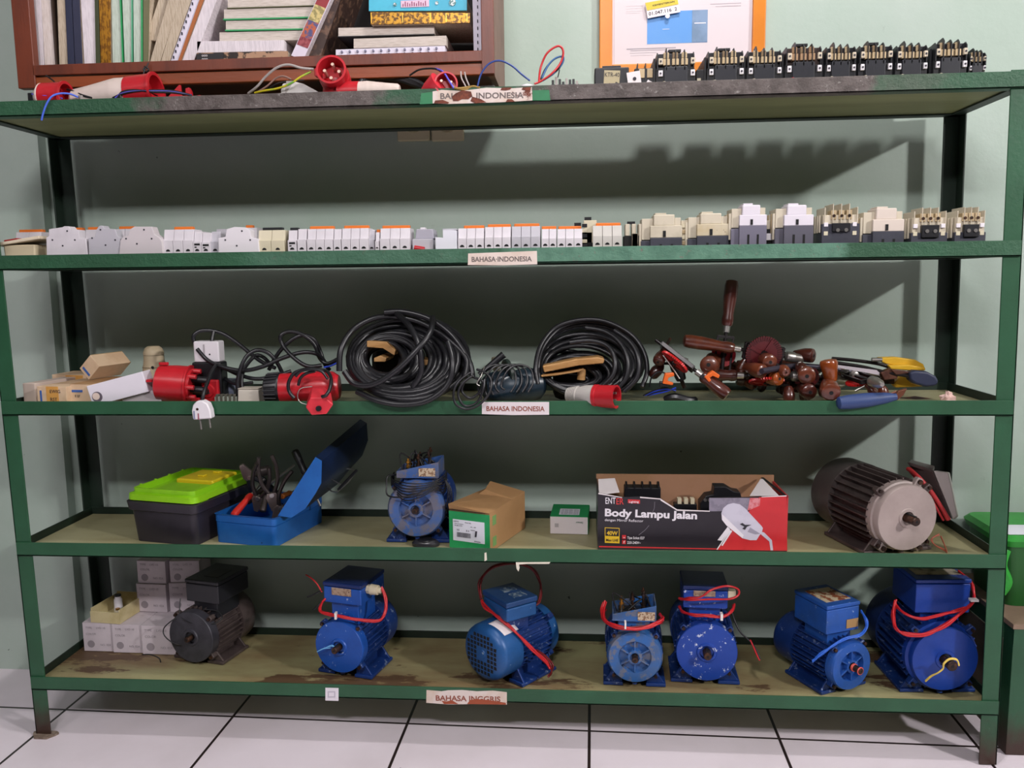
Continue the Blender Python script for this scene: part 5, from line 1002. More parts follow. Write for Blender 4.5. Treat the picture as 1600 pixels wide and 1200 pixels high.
# tilted flush box at the far left
c = at(36, 385, .04); t = thing('flush_socket_box', (c.x, .04, z2), 'cream flush box with tilted cover plate and red strip at the left end', 'socket box')
MB().box(-.042, .034, -.01, .06, 0, .046, -.003, 0).build('body', mat('flush_cream', 'cfc0a2', .5), t, bev=.004)
b = MB(); b.M = T(-.006, 0, .050) @ RY(-8); b.box(-.056, .062, -.018, .075, 0, .008); o = b.build('cover_plate', mat('flush_cream_light', 'dccdb4', .45), t, bev=.002)
b = MB(); b.M = T(-.006, 0, .050) @ RY(-8); b.box(-.028, .006, -.0185, .01, .0075, .011); b.build('red_strip', mat('red_strip', '9c2a28', .4), o, bev=.001)
mcb(22, 62, 363, 2, .10, label='white breaker with orange toggle behind the cream flush box')
mcb(100, 124, 360, 1, .09, label='breaker with orange toggle behind the first side-lying breaker'); mcb(131, 150, 359, 1, .09, label='breaker with orange toggle between the first two side-lying breakers'); mcb(180, 206, 358, 2, .09, label='breaker with orange toggle behind the second side-lying breaker')
silh([(72, 396), (72, 371), (76, 369), (76, 358), (97, 355), (100, 353.5), (107, 353.5), (110, 358), (123, 359), (124, 372), (134, 373), (137, 396)], .025, 'white breaker on its side, first from the left, beside the cream flush box', MCW, [(105, 361), (82, 375), (117, 375), (98, 384)])
silh([(138, 396), (138, 372), (148, 370), (151, 358), (155, 352.5), (160, 352.5), (162, 357), (180, 358), (183, 368), (187, 372), (188, 396)], .025, 'grey white breaker on its side, second from the left', MCG, [(157, 359), (144, 372), (180, 375), (165, 383)])
silh([(184, 396), (188, 376), (192, 370), (200, 368), (203, 358), (210, 354), (237, 354), (241, 366), (249, 371), (253, 378), (255, 396)], .022, 'white breaker on its side, third from the left, with rounded shoulders', mat('breaker_off_white', 'cbc3c6', .5), [(225, 359), (197, 373), (237, 373), (214, 381)])
mcb(254, 301, 359, 3, label='three-pole breaker with orange toggle right of the side-lying white ones', togspan=(.28, .9))
mcb(301, 314, 362, 1, tog=None, printed=True, label='slim breaker with black print beside the leftmost three-pole breaker'); mcb(314, 328, 364, 1, tog=None, printed=True, label='second slim breaker with black print, left of a plain grey one'); mcb(328, 343, 362, 1, .035, tog=None, m=MCG, label='plain grey slim breaker behind the fourth side-lying one')
mcb(336, 352, 358, 1, .10, tog=None, m=MCG, label='grey breaker behind the largest side-lying breaker')
silh([(341, 396), (341, 372), (352, 370), (354, 358), (366, 354.5), (384, 355.5), (391, 360), (392, 371), (403, 373), (406, 396)], .025, 'brightest white breaker on its side, left of the cream two-pole one', mat('breaker_bright', 'e0dbe0', .5), [(378, 361), (352, 375), (391, 375), (370, 384)])
mcb(378, 400, 356, 1, .10, label='breaker with a small orange and grey toggle peeping over the bright side-lying one', togspan=(.1, .6))
mcb(402, 444, 360, 2, .03, tog=BKT, m=MCC, label='cream two-pole breaker with black toggle', togspan=(.1, .85))
mcb(449, 463, 360, 1, tog=BKT, printed=True, label='slim printed breaker right of the cream two-pole one'); mcb(464, 478, 358, 1, tog=None, label='slim plain breaker left of the middle three-pole breaker')
mcb(479, 520, 358, 3, label='three-pole breaker with orange toggle, right of two slim breakers'); mcb(520.5, 532.5, 358, 1, tog=None, label='slim plain breaker between two three-pole breakers'); mcb(533, 575, 357, 3, label='three-pole breaker with the tallest orange toggle, right of a slim one'); mcb(576, 585, 359, 1, .045, tog=None, m=MCG, label='grey side of a breaker set back in the middle gap'); mcb(585.5, 592, 363, 1, label='very slim breaker with orange tip left of a three-pole one'); mcb(593, 640, 357, 3, label='three-pole breaker with orange toggle left of the grey cases')
t = thing('plastic_case', (XX(644, .04, 1.26), .04, z2), 'light grey plastic case with a white cap, between the breakers', 'box', 'cases among the breakers')
MB().box(0, .050, 0, .06, 0, .045).build('body', MCG, t, bev=.002); MB().box(.006, .052, .006, .06, .045, .068, .003).build('upper_case', mat('case_lilac_grey', 'a9a6b2', .5), t, bev=.002); MB().box(.018, .030, .01, .03, .066, .072).build('cap', WHITEP, t, bev=.001); MB().cyl((.006, -.006, .024), (.03, -.006, .020), .006).build('cable_end', REDD, t)
t = thing('carton', (XX(680, .03, 1.26), .03, z2), 'plain white folded carton left of the three joined breakers', 'box', 'cases among the breakers')
MB().prism([(0, 0), (0, .048), (.018, .046), (.018, .066), (.050, .063), (.052, 0)], 0, .05).build('body', mat('carton_bright_white', 'dfdfe8', .6), t, bev=.001); MB().box(.018, .050, .0, .05, .064, .067).build('flap', mat('carton_shade', 'c4c3cc', .6), t)
mcb(715, 756, 357, 3, label='left one of the three joined three-pole breakers above the paper label', togspan=(.2, .98)); mcb(757, 798, 355, 3, label='middle one of the three joined three-pole breakers above the paper label', togspan=(.1, .98)); mcb(799, 844, 354, 3, label='right one of the three joined three-pole breakers above the paper label', m=MCG, togspan=(.08, .96))
mcb(846, 869.5, 358, 2, .035, label='two-pole breaker with orange toggle right of the three joined breakers', togspan=(.0, .98)); mcb(870.5, 910, 358, 3, .035, label='three-pole breaker beside the cream relay block')
t = thing('relay_block', (XX(904, .05, 1.26), .05, z2), 'cream and black relay block between the last two breakers', 'relay', 'small switch blocks on the second shelf')
MB().box(0, .032, 0, .05, 0, .055).build('body', BLKHOLE, t, bev=.001); MB().box(.012, .042, .0, .05, .03, .082).build('upper_case', MCC, t, bev=.001)
for k in range(5): MB().box(.008, .020, -.003, 0, .018+k*.012, .026+k*.012).build('terminal', MCC if k % 2 else BLACKP, t, bev=.0006)
MB().box(.014, .030, .01, .03, .082, .090).build('black_cap', BLACKP, t); MB().box(-.01, .006, .02, .04, .05, .078).build('black_cap', BLACKP, t)
mcb(926, 972, 353, 3, .02, m=mat('breaker_dull', 'c3bfb9', .5), label='three-pole breaker at the right end of the breaker row', togspan=(.12, .96))
# ---- contactors
CRM = mat('contactor_cream', 'c9bfab', .5, 0, c2='bdb39f', scale=20); CWH = mat('contactor_white', 'd9d3dc', .5); SLT = mat('contactor_slate', '3b3c48', .5, 0, c2='33343f', scale=12); CRW = mat('contactor_worn', 'c7bba2', .55, 0, c2='bfae8c', scale=12, spots='6e5f48', sscale=70, sth=.62); TBRASS = mat('terminal_tan', 'b9a482', .45, .3)
def contactor_cover(a, b_, top, mid, Y, label, m=CRM, worn=False, lift=0, bm=SLT):
    x0, x1 = edge_x(a, b_, Y, 1.26); W = x1-x0; H = ZZ(top, x0, Y+.01)-z2; hm = ZZ(mid, x0, Y)-z2; D = .085
    t = thing('contactor', (x0, Y, z2), label, 'contactor', 'contactors on the second shelf')
    b = MB(); b.box(W*.22, W, 0, D, lift, hm); b.box(0, W*.24, .008, D, lift, hm-.006); b.build('base', bm, t, bev=.0012)
    for fx in (.45, .72): MB().box(W*fx, W*(fx+.06), -.0006, .0, lift+.004, hm*.62+lift*.3).build('slot', BLKHOLE, t)
    b = MB(); b.box(W*.22, W, .001, D-.004, hm, hm+(H-hm)*.52); b.build('lower_body', CRW if worn else m, t, bev=.0015)
    b = MB(); b.box(W*.30, W*.82, .004, D-.02, hm+(H-hm)*.50, H); b.build('cover', m, t, bev=.003)
    b = MB(); b.box(W*.82, W*.97, .008, D-.02, hm+(H-hm)*.50, hm+(H-hm)*.86); b.build('right_shoulder', CRM, t, bev=.001)
    b = MB(); b.box(W*.02, W*.30, .012, D-.01, hm-.004, hm+(H-hm)*.84); b.build('left_shoulder', CRM, t, bev=.001)
    MB().box(W*.34, W*.62, .012, D-.03, H, H+.004).build('top_cap', m, t, bev=.001)
    MB().box(W*.53, W*.60, -.0006, .0012, hm+.002, hm+(H-hm)*.30).build('front_slot', BLKHOLE, t)
    for k in range(4): MB().box(-.004, W*.02, .014+k*.017, .023+k*.017, hm*.5, hm+(H-hm)*.62).build('side_terminal', CRM if k % 2 == 0 else TBRASS, t, bev=.0006)
    return t
def contactor_open(a, b_, top, mid, Y, label, coil_=True, dark=True):
    x0, x1 = edge_x(a, b_, Y, 1.26); W = x1-x0; H = ZZ(top, x0, Y+.01)-z2; hm = ZZ(mid, x0, Y)-z2; D = .085
    t = thing('contactor', (x0, Y, z2), label, 'contactor', 'contactors on the second shelf')
    MB().box(0, W, 0, D, 0, hm).build('base', SLT, t, bev=.0015)
    MB().box(W*.04, W*.97, .004, D-.004, hm, H*.80).build('body', CRM, t, bev=.001)
    for k in range(5): MB().box(W*(.06+.215*k), W*(.085+.215*k), .0, D-.02, H*.62, H+(.004 if 0 < k < 4 else -.004)).build('fin', CRM, t, bev=.0006)
    for k in range(3): o = MB().box(W*(.31+.205*k)-.006, W*(.31+.205*k)+.006, .001, .03, H*.70, H*.90).build('terminal', TBRASS, t, bev=.001); MB().ring([(-.002, .0035), (.001, .0035)], 8, c=(W*(.31+.205*k), .001, H*.78)).build('terminal_screw', DARKST, o)
    o = MB().box(W*.26, W*.74, -.006, .01, hm*.72, H*.62).build('coil_block', BLACKP, t, bev=.0015)
    for k in (0, 1): MB().ring([(-.002, .0042), (.001, .0042)], 10, c=(W*(.40+.22*k), -.006, H*.47)).build('coil_screw', STEEL, o)
    for sx in (.10, .86):
        for zf in (.36, .55): MB().box(W*sx-.004, W*sx+.005, -.001, .004, H*zf, H*zf+.009).build('side_terminal', WHITEP if zf > .5 else MCC, t, bev=.0006)
    for k in range(4): MB().box(-.003, .0, .012+k*.018, .022+k*.018, hm*.7, H*.8).build('side_rib', CRM, t, bev=.0005)
    return t
t = thing('terminal_strip', (XX(975, .05, 1.26), .05, z2), 'low cream and black auxiliary block left of the first cream contactor', 'relay', 'small switch blocks on the second shelf')
MB().box(0, .045, 0, .05, 0, .045).build('body', BLKHOLE, t, bev=.001)
for k in range(3): MB().box(.003+k*.015, .013+k*.015, .0, .04, .045, .072).build('terminal', CRM, t, bev=.001); MB().box(.018, .032, -.006, 0, .008, .05).build('latch_tab', CRM, t, bev=.001)
MB().box(.008, .026, .008, .02, .072, .078).build('black_cap', BLACKP, t)
contactor_cover(1002, 1066, 336, 372, .03, 'cream contactor with peeling label, first of the large ones from the left', CRM)
t = thing('contact_block', (XX(1064, .05, 1.26), .05, z2), 'narrow cream auxiliary block between the first two cream contactors', 'relay', 'small switch blocks on the second shelf'); MB().box(0, .016, 0, .05, 0, .078).build('body', CRM, t, bev=.001)
for k in range(4): MB().box(.002, .014, -.003, 0, .022+k*.013, .030+k*.013).build('terminal', MCC if k % 2 else TBRASS, t, bev=.0006)
contactor_cover(1075, 1139, 334, 369, .03, 'cream contactor with speckled band across its front', CRM, worn=True)
contactor_cover(1143, 1198, 321, 353, .015, 'tall white-fronted contactor, left one of the pair', CWH, lift=.012, bm=mat('contactor_lilac', '6b6878', .5))
t = thing('contact_block', (XX(1197, .05, 1.26), .05, z2), 'dark auxiliary block between the two tall white contactors', 'relay', 'small switch blocks on the second shelf'); MB().box(0, .022, 0, .05, 0, .055).build('body', BLKHOLE, t, bev=.001); MB().box(.0, .012, -.004, 0, .03, .045).build('terminal', WHITEP, t); MB().box(.0, .016, .01, .05, .055, .075).build('upper_case', CRM, t, bev=.001)
contactor_cover(1212, 1271, 321, 353, .015, 'tall white-fronted contactor, right one of the pair', CWH, lift=.010, bm=mat('contactor_lilac_dark', '55535f', .5))
contactor_open(1284, 1343, 322, 350, .02, 'open-topped contactor with dark coil block, beside the tall white pair')
contactor_cover(1350, 1413, 326, 362, .025, 'plain pale cream contactor between two open-topped ones', mat('contactor_pale', 'd3c6bb', .5))
contactor_open(1424, 1481, 328, 364, .02, 'open-topped contactor second from the right end of the second shelf')
contactor_open(1492, 1541, 327, 363, .02, 'open-topped contactor at the right end of the second shelf')
# ================================================================ top shelf: black contactors
z1 = ZB[0]
def contactor_black(a, b_, top, Y, label, tan=TBRASS, brown=False, cap=True, grp='black contactors on the top shelf', small=False):
    x0, x1 = edge_x(a, b_, Y, 1.62); W = x1-x0; H = ZZ(top, x0, Y+.01)-z1; D = .285  # depth stretched towards the back so the row's shadow reaches the wall
    t = thing('contactor', (x0, Y, z1), label, 'contactor', grp)
    v = .018
    MB().box(W*.02, W, .004, D, 0, v+(H-v)*.45).build('base', BLACKP, t, bev=.001)
    MB().box(W*.22, W*.80, 0, D-.01, v, v+(H-v)*.52).build('coil_housing', mat('coil_black', '22232a', .4), t, bev=.0015)
    MB().box(W*.06, W*.95, .010, D-.012, v+(H-v)*.44, v+(H-v)*.90).build('arc_chamber', mat('brown_black', '2e1d18', .5) if brown else BLACKP, t, bev=.001)
    for k in range(5):
        xx = W*(.04+.225*k); hh = H-(.0 if 0 < k < 4 else .006)+(.004 if k == 1 else 0)
        MB().prism([(.0, v+(H-v)*.42), (.0, hh-.008), (.008, hh), (.03, hh-.002), (.05, v+(H-v)*.9), (.20, v+(H-v)*.9), (.22, hh), (.255, hh-.004), (.26, v+(H-v)*.42)], xx, xx+.0022, 'x').build('fin', BLACKP, t)
    for k in range(3):
        cx = W*(.275+.225*k); o = MB().box(cx-W*.085, cx+W*.085, .002, .03, v+(H-v)*.56, v+(H-v)*.74).build('terminal', tan, t, bev=.0012); MB().box(cx-W*.07, cx+W*.07, .008, .05, v+(H-v)*.76, v+(H-v)*.93).build('terminal_clamp', tan if k != 1 else mat('terminal_brown', '8a7355', .5), o, bev=.0012)
    for sx in (.13, .93):
        for zf in (.25, .58):
            o = MB().box(W*sx-W*.055, W*sx+W*.055, -.001, .008, v+(H-v)*zf, v+(H-v)*(zf+.17)).build('side_terminal', WHITEP if zf < .5 else mat('terminal_pale', 'c9bca6', .5), t, bev=.0012); MB().ring([(-.0022, .0022), (0, .0022)], 8, c=(W*sx, 0, v+(H-v)*(zf+.085))).build('screw', INK, o)
    if cap: MB().box(W*.34, W*.66, .02, .05, H-.002, H+.004).build('cap', BLACKP, t, bev=.001)
    MB().ring([(-.003, .006), (0, .006)], 12, c=(W*.22, 0, v+.003)).build('latch', REDW if brown else MCC, t)
    for k in range(9): MB().box(-.003, W*.02, .016+k*.025, .033+k*.025, v, v+(H-v)*.8).build('side_rib', BLACKP, t, bev=.0006)
    return t
t = thing('switch_box', (XX(929, .05, 1.62), .05, z1), 'black switch with torn beige label lettered KTR-40', 'switch'); MB().box(0, .078, 0, .07, 0, .066).build('body', BLACKP, t, bev=.003); MB().box(.018, .060, .01, .06, .066, .072).build('top_cap', BLACKP, t, bev=.001)
o = MB().prism([(.020, .018), (.022, .060), (.058, .058), (.056, .030), (.048, .034), (.042, .020), (.034, .032), (.03, .018)], -.0008, 0).build('paper_label', mat('paper_tan', 'b5a888', .7), t); text('lettering', 'KTR-40', .0135, INK, o, (.022, -.001, .046), (90, 3, 0), ext=.0002, sx=.8)
for x in (.018, .064): MB().box(x, x+.008, -.003, 0, .02, .03).build('terminal', STEEL, t)
t = thing('relay_block', (XX(983, .05, 1.62), .05, z1), 'small black relay with a white tag, left of the black contactors', 'relay'); MB().box(.012, .062, 0, .06, 0, .062).build('body', BLACKP, t, bev=.002)
for k in range(2): MB().box(.022+k*.018, .035+k*.018, -.002, .01, .040, .060).build('terminal', TBRASS, t, bev=.001); MB().box(.018+k*.018, .02+k*.018, -.002, .04, .03, .072).build('fin', BLACKP, t)
b = MB(); b.M = T(.0, -.006, .022) @ RY(-8); b.box(-.002, .028, 0, .003, 0, .030); o = b.build('white_tag', PAPER, t); MB().ring([(-.001, .004), (0, .004)], 12, c=(.012, -.006, .038)).build('tag_hole', INK, o); b = MB(); b.M = T(.032, -.006, .018) @ RY(30); b.box(0, .012, 0, .002, 0, .02); b.build('white_tag', PAPER, t)
rowc = [(1024, 1087, 79, 'leftmost black contactor, standing at the front of the frame picture', False, True), (1104, 1163, 77, 'second black contactor from the left on the top shelf', False, True), (1166, 1222, 76, 'third black contactor from the left, capless, on the top shelf', False, False),
        (1226, 1285, 70, 'black contactor with rust-brown top and red latch, fourth from the left', True, True), (1289, 1338, 70, 'fifth black contactor from the left on the top shelf', False, False), (1341, 1395, 68, 'sixth black contactor from the left on the top shelf', False, True), (1399, 1450, 68, 'seventh black contactor from the left on the top shelf', False, False), (1459, 1512, 63, 'tallest black contactor, second from the right end of the top shelf', False, False)]
for a, b_, top, lab, br, cp in rowc: contactor_black(a, b_, top, .03, lab, brown=br, cap=cp, tan=mat('terminal_rusty', '9a7a5a', .5) if br else TBRASS)
contactor_black(1514, 1541, 79, .04, 'small low black contactor at the right end of the top shelf', cap=False)
t = thing('contact_block', (XX(1088, .05, 1.62), .05, z1), 'narrow black auxiliary block between the first two black contactors', 'relay'); MB().box(0, .020, 0, .06, 0, .055).build('body', BLACKP, t, bev=.001); MB().box(.002, .010, -.002, .0, .026, .036).build('terminal', MCC, t)
# ================================================================ cabinet on the wall with books
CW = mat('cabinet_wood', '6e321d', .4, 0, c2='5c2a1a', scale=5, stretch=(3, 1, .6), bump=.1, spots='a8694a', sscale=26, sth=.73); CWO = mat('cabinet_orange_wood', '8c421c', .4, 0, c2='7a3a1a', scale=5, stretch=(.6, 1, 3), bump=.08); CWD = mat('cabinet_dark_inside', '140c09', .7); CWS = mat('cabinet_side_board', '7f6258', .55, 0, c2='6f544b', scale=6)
YC = .08; cx0, cx1, cz0, czs, czt = .047, 1.215, 1.640, 1.694, 2.25
t = thing('wall_cabinet', (cx0, YC, cz0), 'red-brown wooden open cabinet full of books hung on the wall', 'cabinet'); W_ = cx1-cx0; Dp = YB-YC-.002; HT = czt-cz0
MB().box(.045, W_-.03, .004, Dp, .034, czs-cz0).build('shelf_board', CW, t); MB().box(.040, W_-.028, .0, .014, .029, czs-cz0).build('front_edge', CW, t, bev=.002); MB().box(.040, W_-.028, .004, .02, 0, .026).build('lower_rail', CWO, t, bev=.002)
MB().box(0, .045, 0, .022, 0, HT).build('front_stile', CW, t, bev=.002); MB().box(W_-.030, W_, 0, .022, 0, HT).build('front_stile', CW, t, bev=.002)
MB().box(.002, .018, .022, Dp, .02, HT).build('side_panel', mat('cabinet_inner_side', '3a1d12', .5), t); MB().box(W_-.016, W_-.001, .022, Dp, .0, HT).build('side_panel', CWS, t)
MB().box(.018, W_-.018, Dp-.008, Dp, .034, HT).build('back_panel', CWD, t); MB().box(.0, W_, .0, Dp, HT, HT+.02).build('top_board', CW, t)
PGW = mat('pages_white', 'd8cdc8', .8, 0, c2='c9bcb4', scale=90, stretch=(6, 1, .5), bump=.1); PGC = mat('pages_cream', 'c4b5a0', .8, 0, c2='ad9c86', scale=90, stretch=(6, 1, .5), bump=.1); PGH = mat('pages_white_flat', 'cfc4bb', .8, 0, c2='bdb1a6', scale=90, stretch=(.5, 1, 6), bump=.1); PGG = mat('pages_pale_green', 'c3cfc2', .8, 0, c2='b0bdae', scale=90, stretch=(6, 1, .5)); PGP = mat('pages_bright', 'e2d9de', .75, 0, c2='d0c7cc', scale=70, stretch=(6, 1, .5))
def bk(a, b_, c, d, Y, depth, label, pages, cov=None, lying=False, cth=.12, spine=None, sides='both', name='book', grp='books in the wall cabinet'):
    """a, b_: foot corners (left, right) on the photo, c, d: head corners (right, left)"""
    A, B_, C_, D_ = [at(x, y, Y) for x, y in (a, b_, c, d)]
    if not lying: A.z = B_.z = czs+.001
    t = thing(name, (A.x, Y, A.z), label, 'book', grp); q = [p-t.location for p in (A, B_, C_, D_)]
    def L(u, v): return (q[0]*(1-u)+q[1]*u)*(1-v)+(q[3]*(1-u)+q[2]*u)*v
    def slab(u0, u1, v0, v1, y0, y1, nm, m, par=t):
        p = [L(u, v) for u, v in ((u0, v0), (u1, v0), (u1, v1), (u0, v1))]
        b = MB(); b.hexa([(p[0].x, y0, p[0].z), (p[1].x, y0, p[1].z), (p[1].x, y1, p[1].z), (p[0].x, y1, p[0].z), (p[3].x, y0, p[3].z), (p[2].x, y0, p[2].z), (p[2].x, y1, p[2].z), (p[3].x, y1, p[3].z)]); return b.build(nm, m, par, bev=.0004, seg=1)
    th = cth if cov else .0
    lo = th if sides in ('both', 'lo') else 0; hi = th if sides in ('both', 'hi') else 0
    if lying: pg = slab(.0, 1, lo, 1-hi, .003, depth-.003, 'pages', pages)
    else: pg = slab(lo, 1-hi, 0, 1, .003, depth-.003, 'pages', pages)
    if cov:
        if lo: slab(*((-.005, 1.005, 0, lo) if lying else (0, lo, 0, 1.01)), 0, depth, 'cover', cov)
        if hi: slab(*((-.005, 1.005, 1-hi, 1) if lying else (1-hi, 1, 0, 1.01)), 0, depth, 'cover', cov)
    if spine: s_ = slab(-.004 if lying else 0, 1.004 if lying else 1, 0, 1, -.001, .003, 'spine', spine); return t, L, s_
    return t, L, pg
Yk = .112; up_ = -110
def upr(x0, x1, y0, t0, t1, *a, **k):              # upright: foot px x0..x1 at y0, seen at px t0..t1 on the picture's top edge
    f = (y0-up_)/y0
    return bk((x0, y0), (x1, y0), (x1+(t1-x1)*f, up_), (x0+(t0-x0)*f, up_), *a, **k)
cv = lambda n, c: mat('book_cover_'+n, c, .5)
upr(53, 68, 107, 43, 63, Yk, .18, 'ragged white-paged book against the left side of the cabinet', PGP, None)
upr(69, 89, 107, 63, 81, Yk, .18, 'thick ragged cream-paged book, second from the left in the cabinet', PGW, cv('dark_brown', '3a2c24'), cth=.12, sides='hi')
upr(92, 105, 107, 88, 100, Yk, .18, 'grey-paged book beside the navy volumes', PGC, None)
upr(106.5, 117, 105, 102, 112, Yk, .18, 'left one of the two navy volumes', PGC, None, spine=cv('navy', '232842')); upr(118, 129, 105, 113, 124, Yk, .18, 'right one of the two navy volumes', PGC, None, spine=cv('navy_dark', '2a2d45'))
upr(131, 149, 104, 125, 147, Yk, .18, 'white and pink paged worn book right of the navy volumes', PGP, None); upr(150, 157, 104, 148, 154, Yk, .18, 'thin dark green book left of the gold spine', PGC, None, spine=cv('dark_green', '3a4024'))
GOLD = mat('gold_spine', 'b07a1e', .35, .4, c2='7c4f10', scale=60, stretch=(3, 1, 1), lo=.48, hi=.55)
upr(158, 173, 104, 155, 172, Yk, .18, 'upright book with gleaming gold spine', PGC, None, spine=GOLD)
GC = cv('green', '2f9a5c')
upr(175, 192, 103, 173, 188, Yk, .18, 'pale green-white paged book right of the gold spine', PGG, GC, sides='hi', cth=.08); upr(194, 206, 103, 190, 206, Yk, .18, 'second pale green paged book right of the gold spine', PGG, cv('teal_thin', '5fb08a'), sides='hi', cth=.07); upr(208, 223, 99, 207, 223, Yk, .18, 'pale book with bright green cover edge', PGG, GC, sides='hi', cth=.2)
upr(224, 231, 100, 224, 233, Yk, .18, 'narrow olive brown book beside the bright green cover', PGC, None, spine=cv('olive', '6b6a4a'))
bk((226, 62), (243, 63), (303, up_), (283, up_), Yk+.01, .16, 'tan-paged book leaning right, leftmost of the leaning ones', PGC, None, lying=True)
upr(232, 248, 102, 262, 281, Yk, .18, 'grey white paged leaning book, second of the leaning ones', PGC, None); upr(249, 263, 101, 280, 298, Yk, .18, 'tan leaning book left of the spiral one', PGC, None)
SPI = mat('spiral_white', 'e0dae8', .6)
t, L, pg = upr(264, 276, 100, 299, 311, Yk, .18, 'white spiral-bound leaning book with a row of dark holes', SPI, None)
for k in range(13): c = L(.35, .04+k*.045); MB().box(c.x-.0012, c.x+.0012, -.0005, .0035, c.z, c.z+.006).build('binding_hole', INK, pg)
upr(277, 281, 100, 312, 318, Yk, .18, 'thin orange-brown leaning book', PGC, None, spine=cv('rust', 'a8602e')); upr(282, 301, 100, 319, 338, Yk, .18, 'white ragged leaning book, rightmost of the leaning ones', PGP, None)
# lying stack in the middle
def lay(x0, x1, yb0, yb1, yt0, yt1, *a, **k): return bk((x0, yb0), (x1, yb1), (x1, yt1), (x0, yt0), *a, lying=True, **k)
t, L, s_ = lay(308, 449, 99.5, 96.5, 83, 80, Yk, .20, 'dark ornate book at the bottom of the middle stack', PGC, None, spine=mat('ornate_spine', 'b08a6e', .6, 0, c2='2a201c', scale=35, lo=.47, hi=.53))
MB().box(L(0, 0).x, L(.3, 0).x, -.002, -.001, L(0, .1).z, L(0, .9).z).build('dark_panel', cv('black', '1f1c20'), s_)
for k in range(2): ltext(s_, 'ooo', L(.06, 0).x, -.0025, L(0, .3).z+k*.008, .009, PAPER)
lay(307, 443, 82, 79, 64, 62, Yk, .20, 'ragged white wide book just above the ornate one', PGP, None); lay(342, 472, 64, 62, 50, 47, Yk+.01, .2, 'wavy-paged white book under the two green covered ones', PGH, None)
lay(352, 490, 48.5, 46, 32, 29, Yk+.01, .2, 'cream-paged book with green cover, lower one of the two', PGH, GC, sides='lo', cth=.13); lay(349, 488, 31.5, 28, 14, 10, Yk+.01, .2, 'cream-paged book with green cover, upper one of the two', PGH, GC, sides='lo', cth=.13); lay(355, 500, 13.5, 9, -10, -12, Yk+.01, .2, 'cream-paged book on top of the middle stack', PGH, cv('khaki', '5a5a3c'), sides='lo', cth=.07)
# ornate leaning volume
t, L, s_ = bk((455, 87), (474, 94), (566, up_), (548, up_-8), Yk, .17, 'thick white volume with ornate red and yellow spine, leaning right', PGP, None, lying=True, name='book', spine=mat('spine_white', 'ddd3e2', .5))
ORN = [(.19, .33, mat('orn_maroon', '7a2030', .5, 0, c2='a04a50', scale=90)), (.33, .60, mat('orn_orange', 'b5582e', .5, 0, c2='4a4a78', scale=110, lo=.45, hi=.55)), (.60, .85, mat('orn_yellow', 'ccb878', .5, 0, c2='8f8450', scale=130, lo=.45, hi=.55)), (.85, 1.2, mat('orn_red', '8e2428', .5, 0, c2='201414', scale=40, lo=.5, hi=.53))]
for v0, v1, m in ORN:
    v0 *= .47; v1 *= .47; p = [L(u, v) for u, v in ((.05, v0), (.95, v0), (.95, v1), (.05, v1))]; MB().prism([(q.x, q.z) for q in p], -.0018, -.001).build('ornament_band', m, s_)
bk((478, 93), (500, 92), (570, up_), (560, up_), Yk+.02, .15, 'dark worn leather book leaning behind the ornate volume', mat('leather_dark', '3a2822', .6, 0, c2='6b5040', scale=40, lo=.5, hi=.6), None, lying=True, spine=mat('leather_dark', '3a2822', .6, 0, c2='6b5040', scale=40, lo=.5, hi=.6))
# right stack
t, L, pg = lay(524, 695, 91, 84, 77, 71, Yk, .18, 'white spiral-bound book at the bottom of the right stack', SPI, None)
for r_ in (0, 1):
    for k in range(13): c = L(.06+k*.072, .12+.48*r_); MB().ring([(-.001, .0028), (.003, .0028)], 10, c=(c.x, 0, c.z+.002)).build('binding_hole', mat('hole_grey_blue', '7c7a90', .6), pg)
lay(552, 697, 75, 70.5, 60, 55, Yk, .18, 'white book with curled cover on the spiral-bound one', PGH, None); lay(528, 678, 58, 54, 43, 40, Yk+.01, .17, 'cream-paged book under the gold one', PGH, cv('black_edge', '1d1a1c'), sides='lo', cth=.10)
t, L, s_ = lay(580, 734, 38.5, 36, 19, 20, Yk, .17, 'gold ornate book under the turquoise one', PGC, None, spine=mat('gold_ornate', 'b8861e', .35, .4, c2='5a3a0c', scale=110, lo=.46, hi=.54))
for u in (.0, .32, .60, .76, .97): MB().box(L(u, 0).x, L(u+.008, 0).x, -.0022, -.001, L(u, .12).z, L(u, .93).z).build('gold_rule', mat('gold_rule', 'e0b040', .3, .5), s_)
t, L, s_ = lay(577, 729, 17.5, 16.5, -5, -4, Yk, .17, 'turquoise book with pink title panel on top of the right stack', PGC, None, spine=mat('turquoise_cover', '3fb3cf', .45, 0, c2='38a5c2', scale=8))
MB().box(L(.33, 0).x, L(.62, 0).x, -.0022, -.001, L(0, .15).z, L(0, .62).z).build('title_panel', mat('title_pale', 'd8b8cc', .5), s_)
for k in range(11): MB().box(L(.35+k*.023, 0).x, L(.358+k*.023, 0).x, -.003, -.002, L(0, .22).z, L(0, .40+.14*((k*5) % 3)/2).z).build('title_stroke', mat('title_magenta', '8a2a5a', .5), s_)
for u in (.27, .70, .86): MB().ring([(-.003, .004 if u < .8 else .008), (-.001, .004 if u < .8 else .008)], 12, c=(L(u, 0).x, 0, L(0, .38).z)).build('rosette', mat('rosette', '9fb8a8' if u > .8 else 'd8dde0', .5, 0, c2='4a7a78', scale=200, lo=.5, hi=.52), s_)
t, L, pg = upr(740, 753, 82, 738, 754, Yk-.005, .16, 'white spiral-bound book standing against the right side of the cabinet', SPI, None)
for k in range(14): c = L(.5, .02+k*.058); MB().box(c.x-.001, c.x+.0012, -.0005, .0035, c.z, c.z+.006).build('binding_hole', INK, pg)
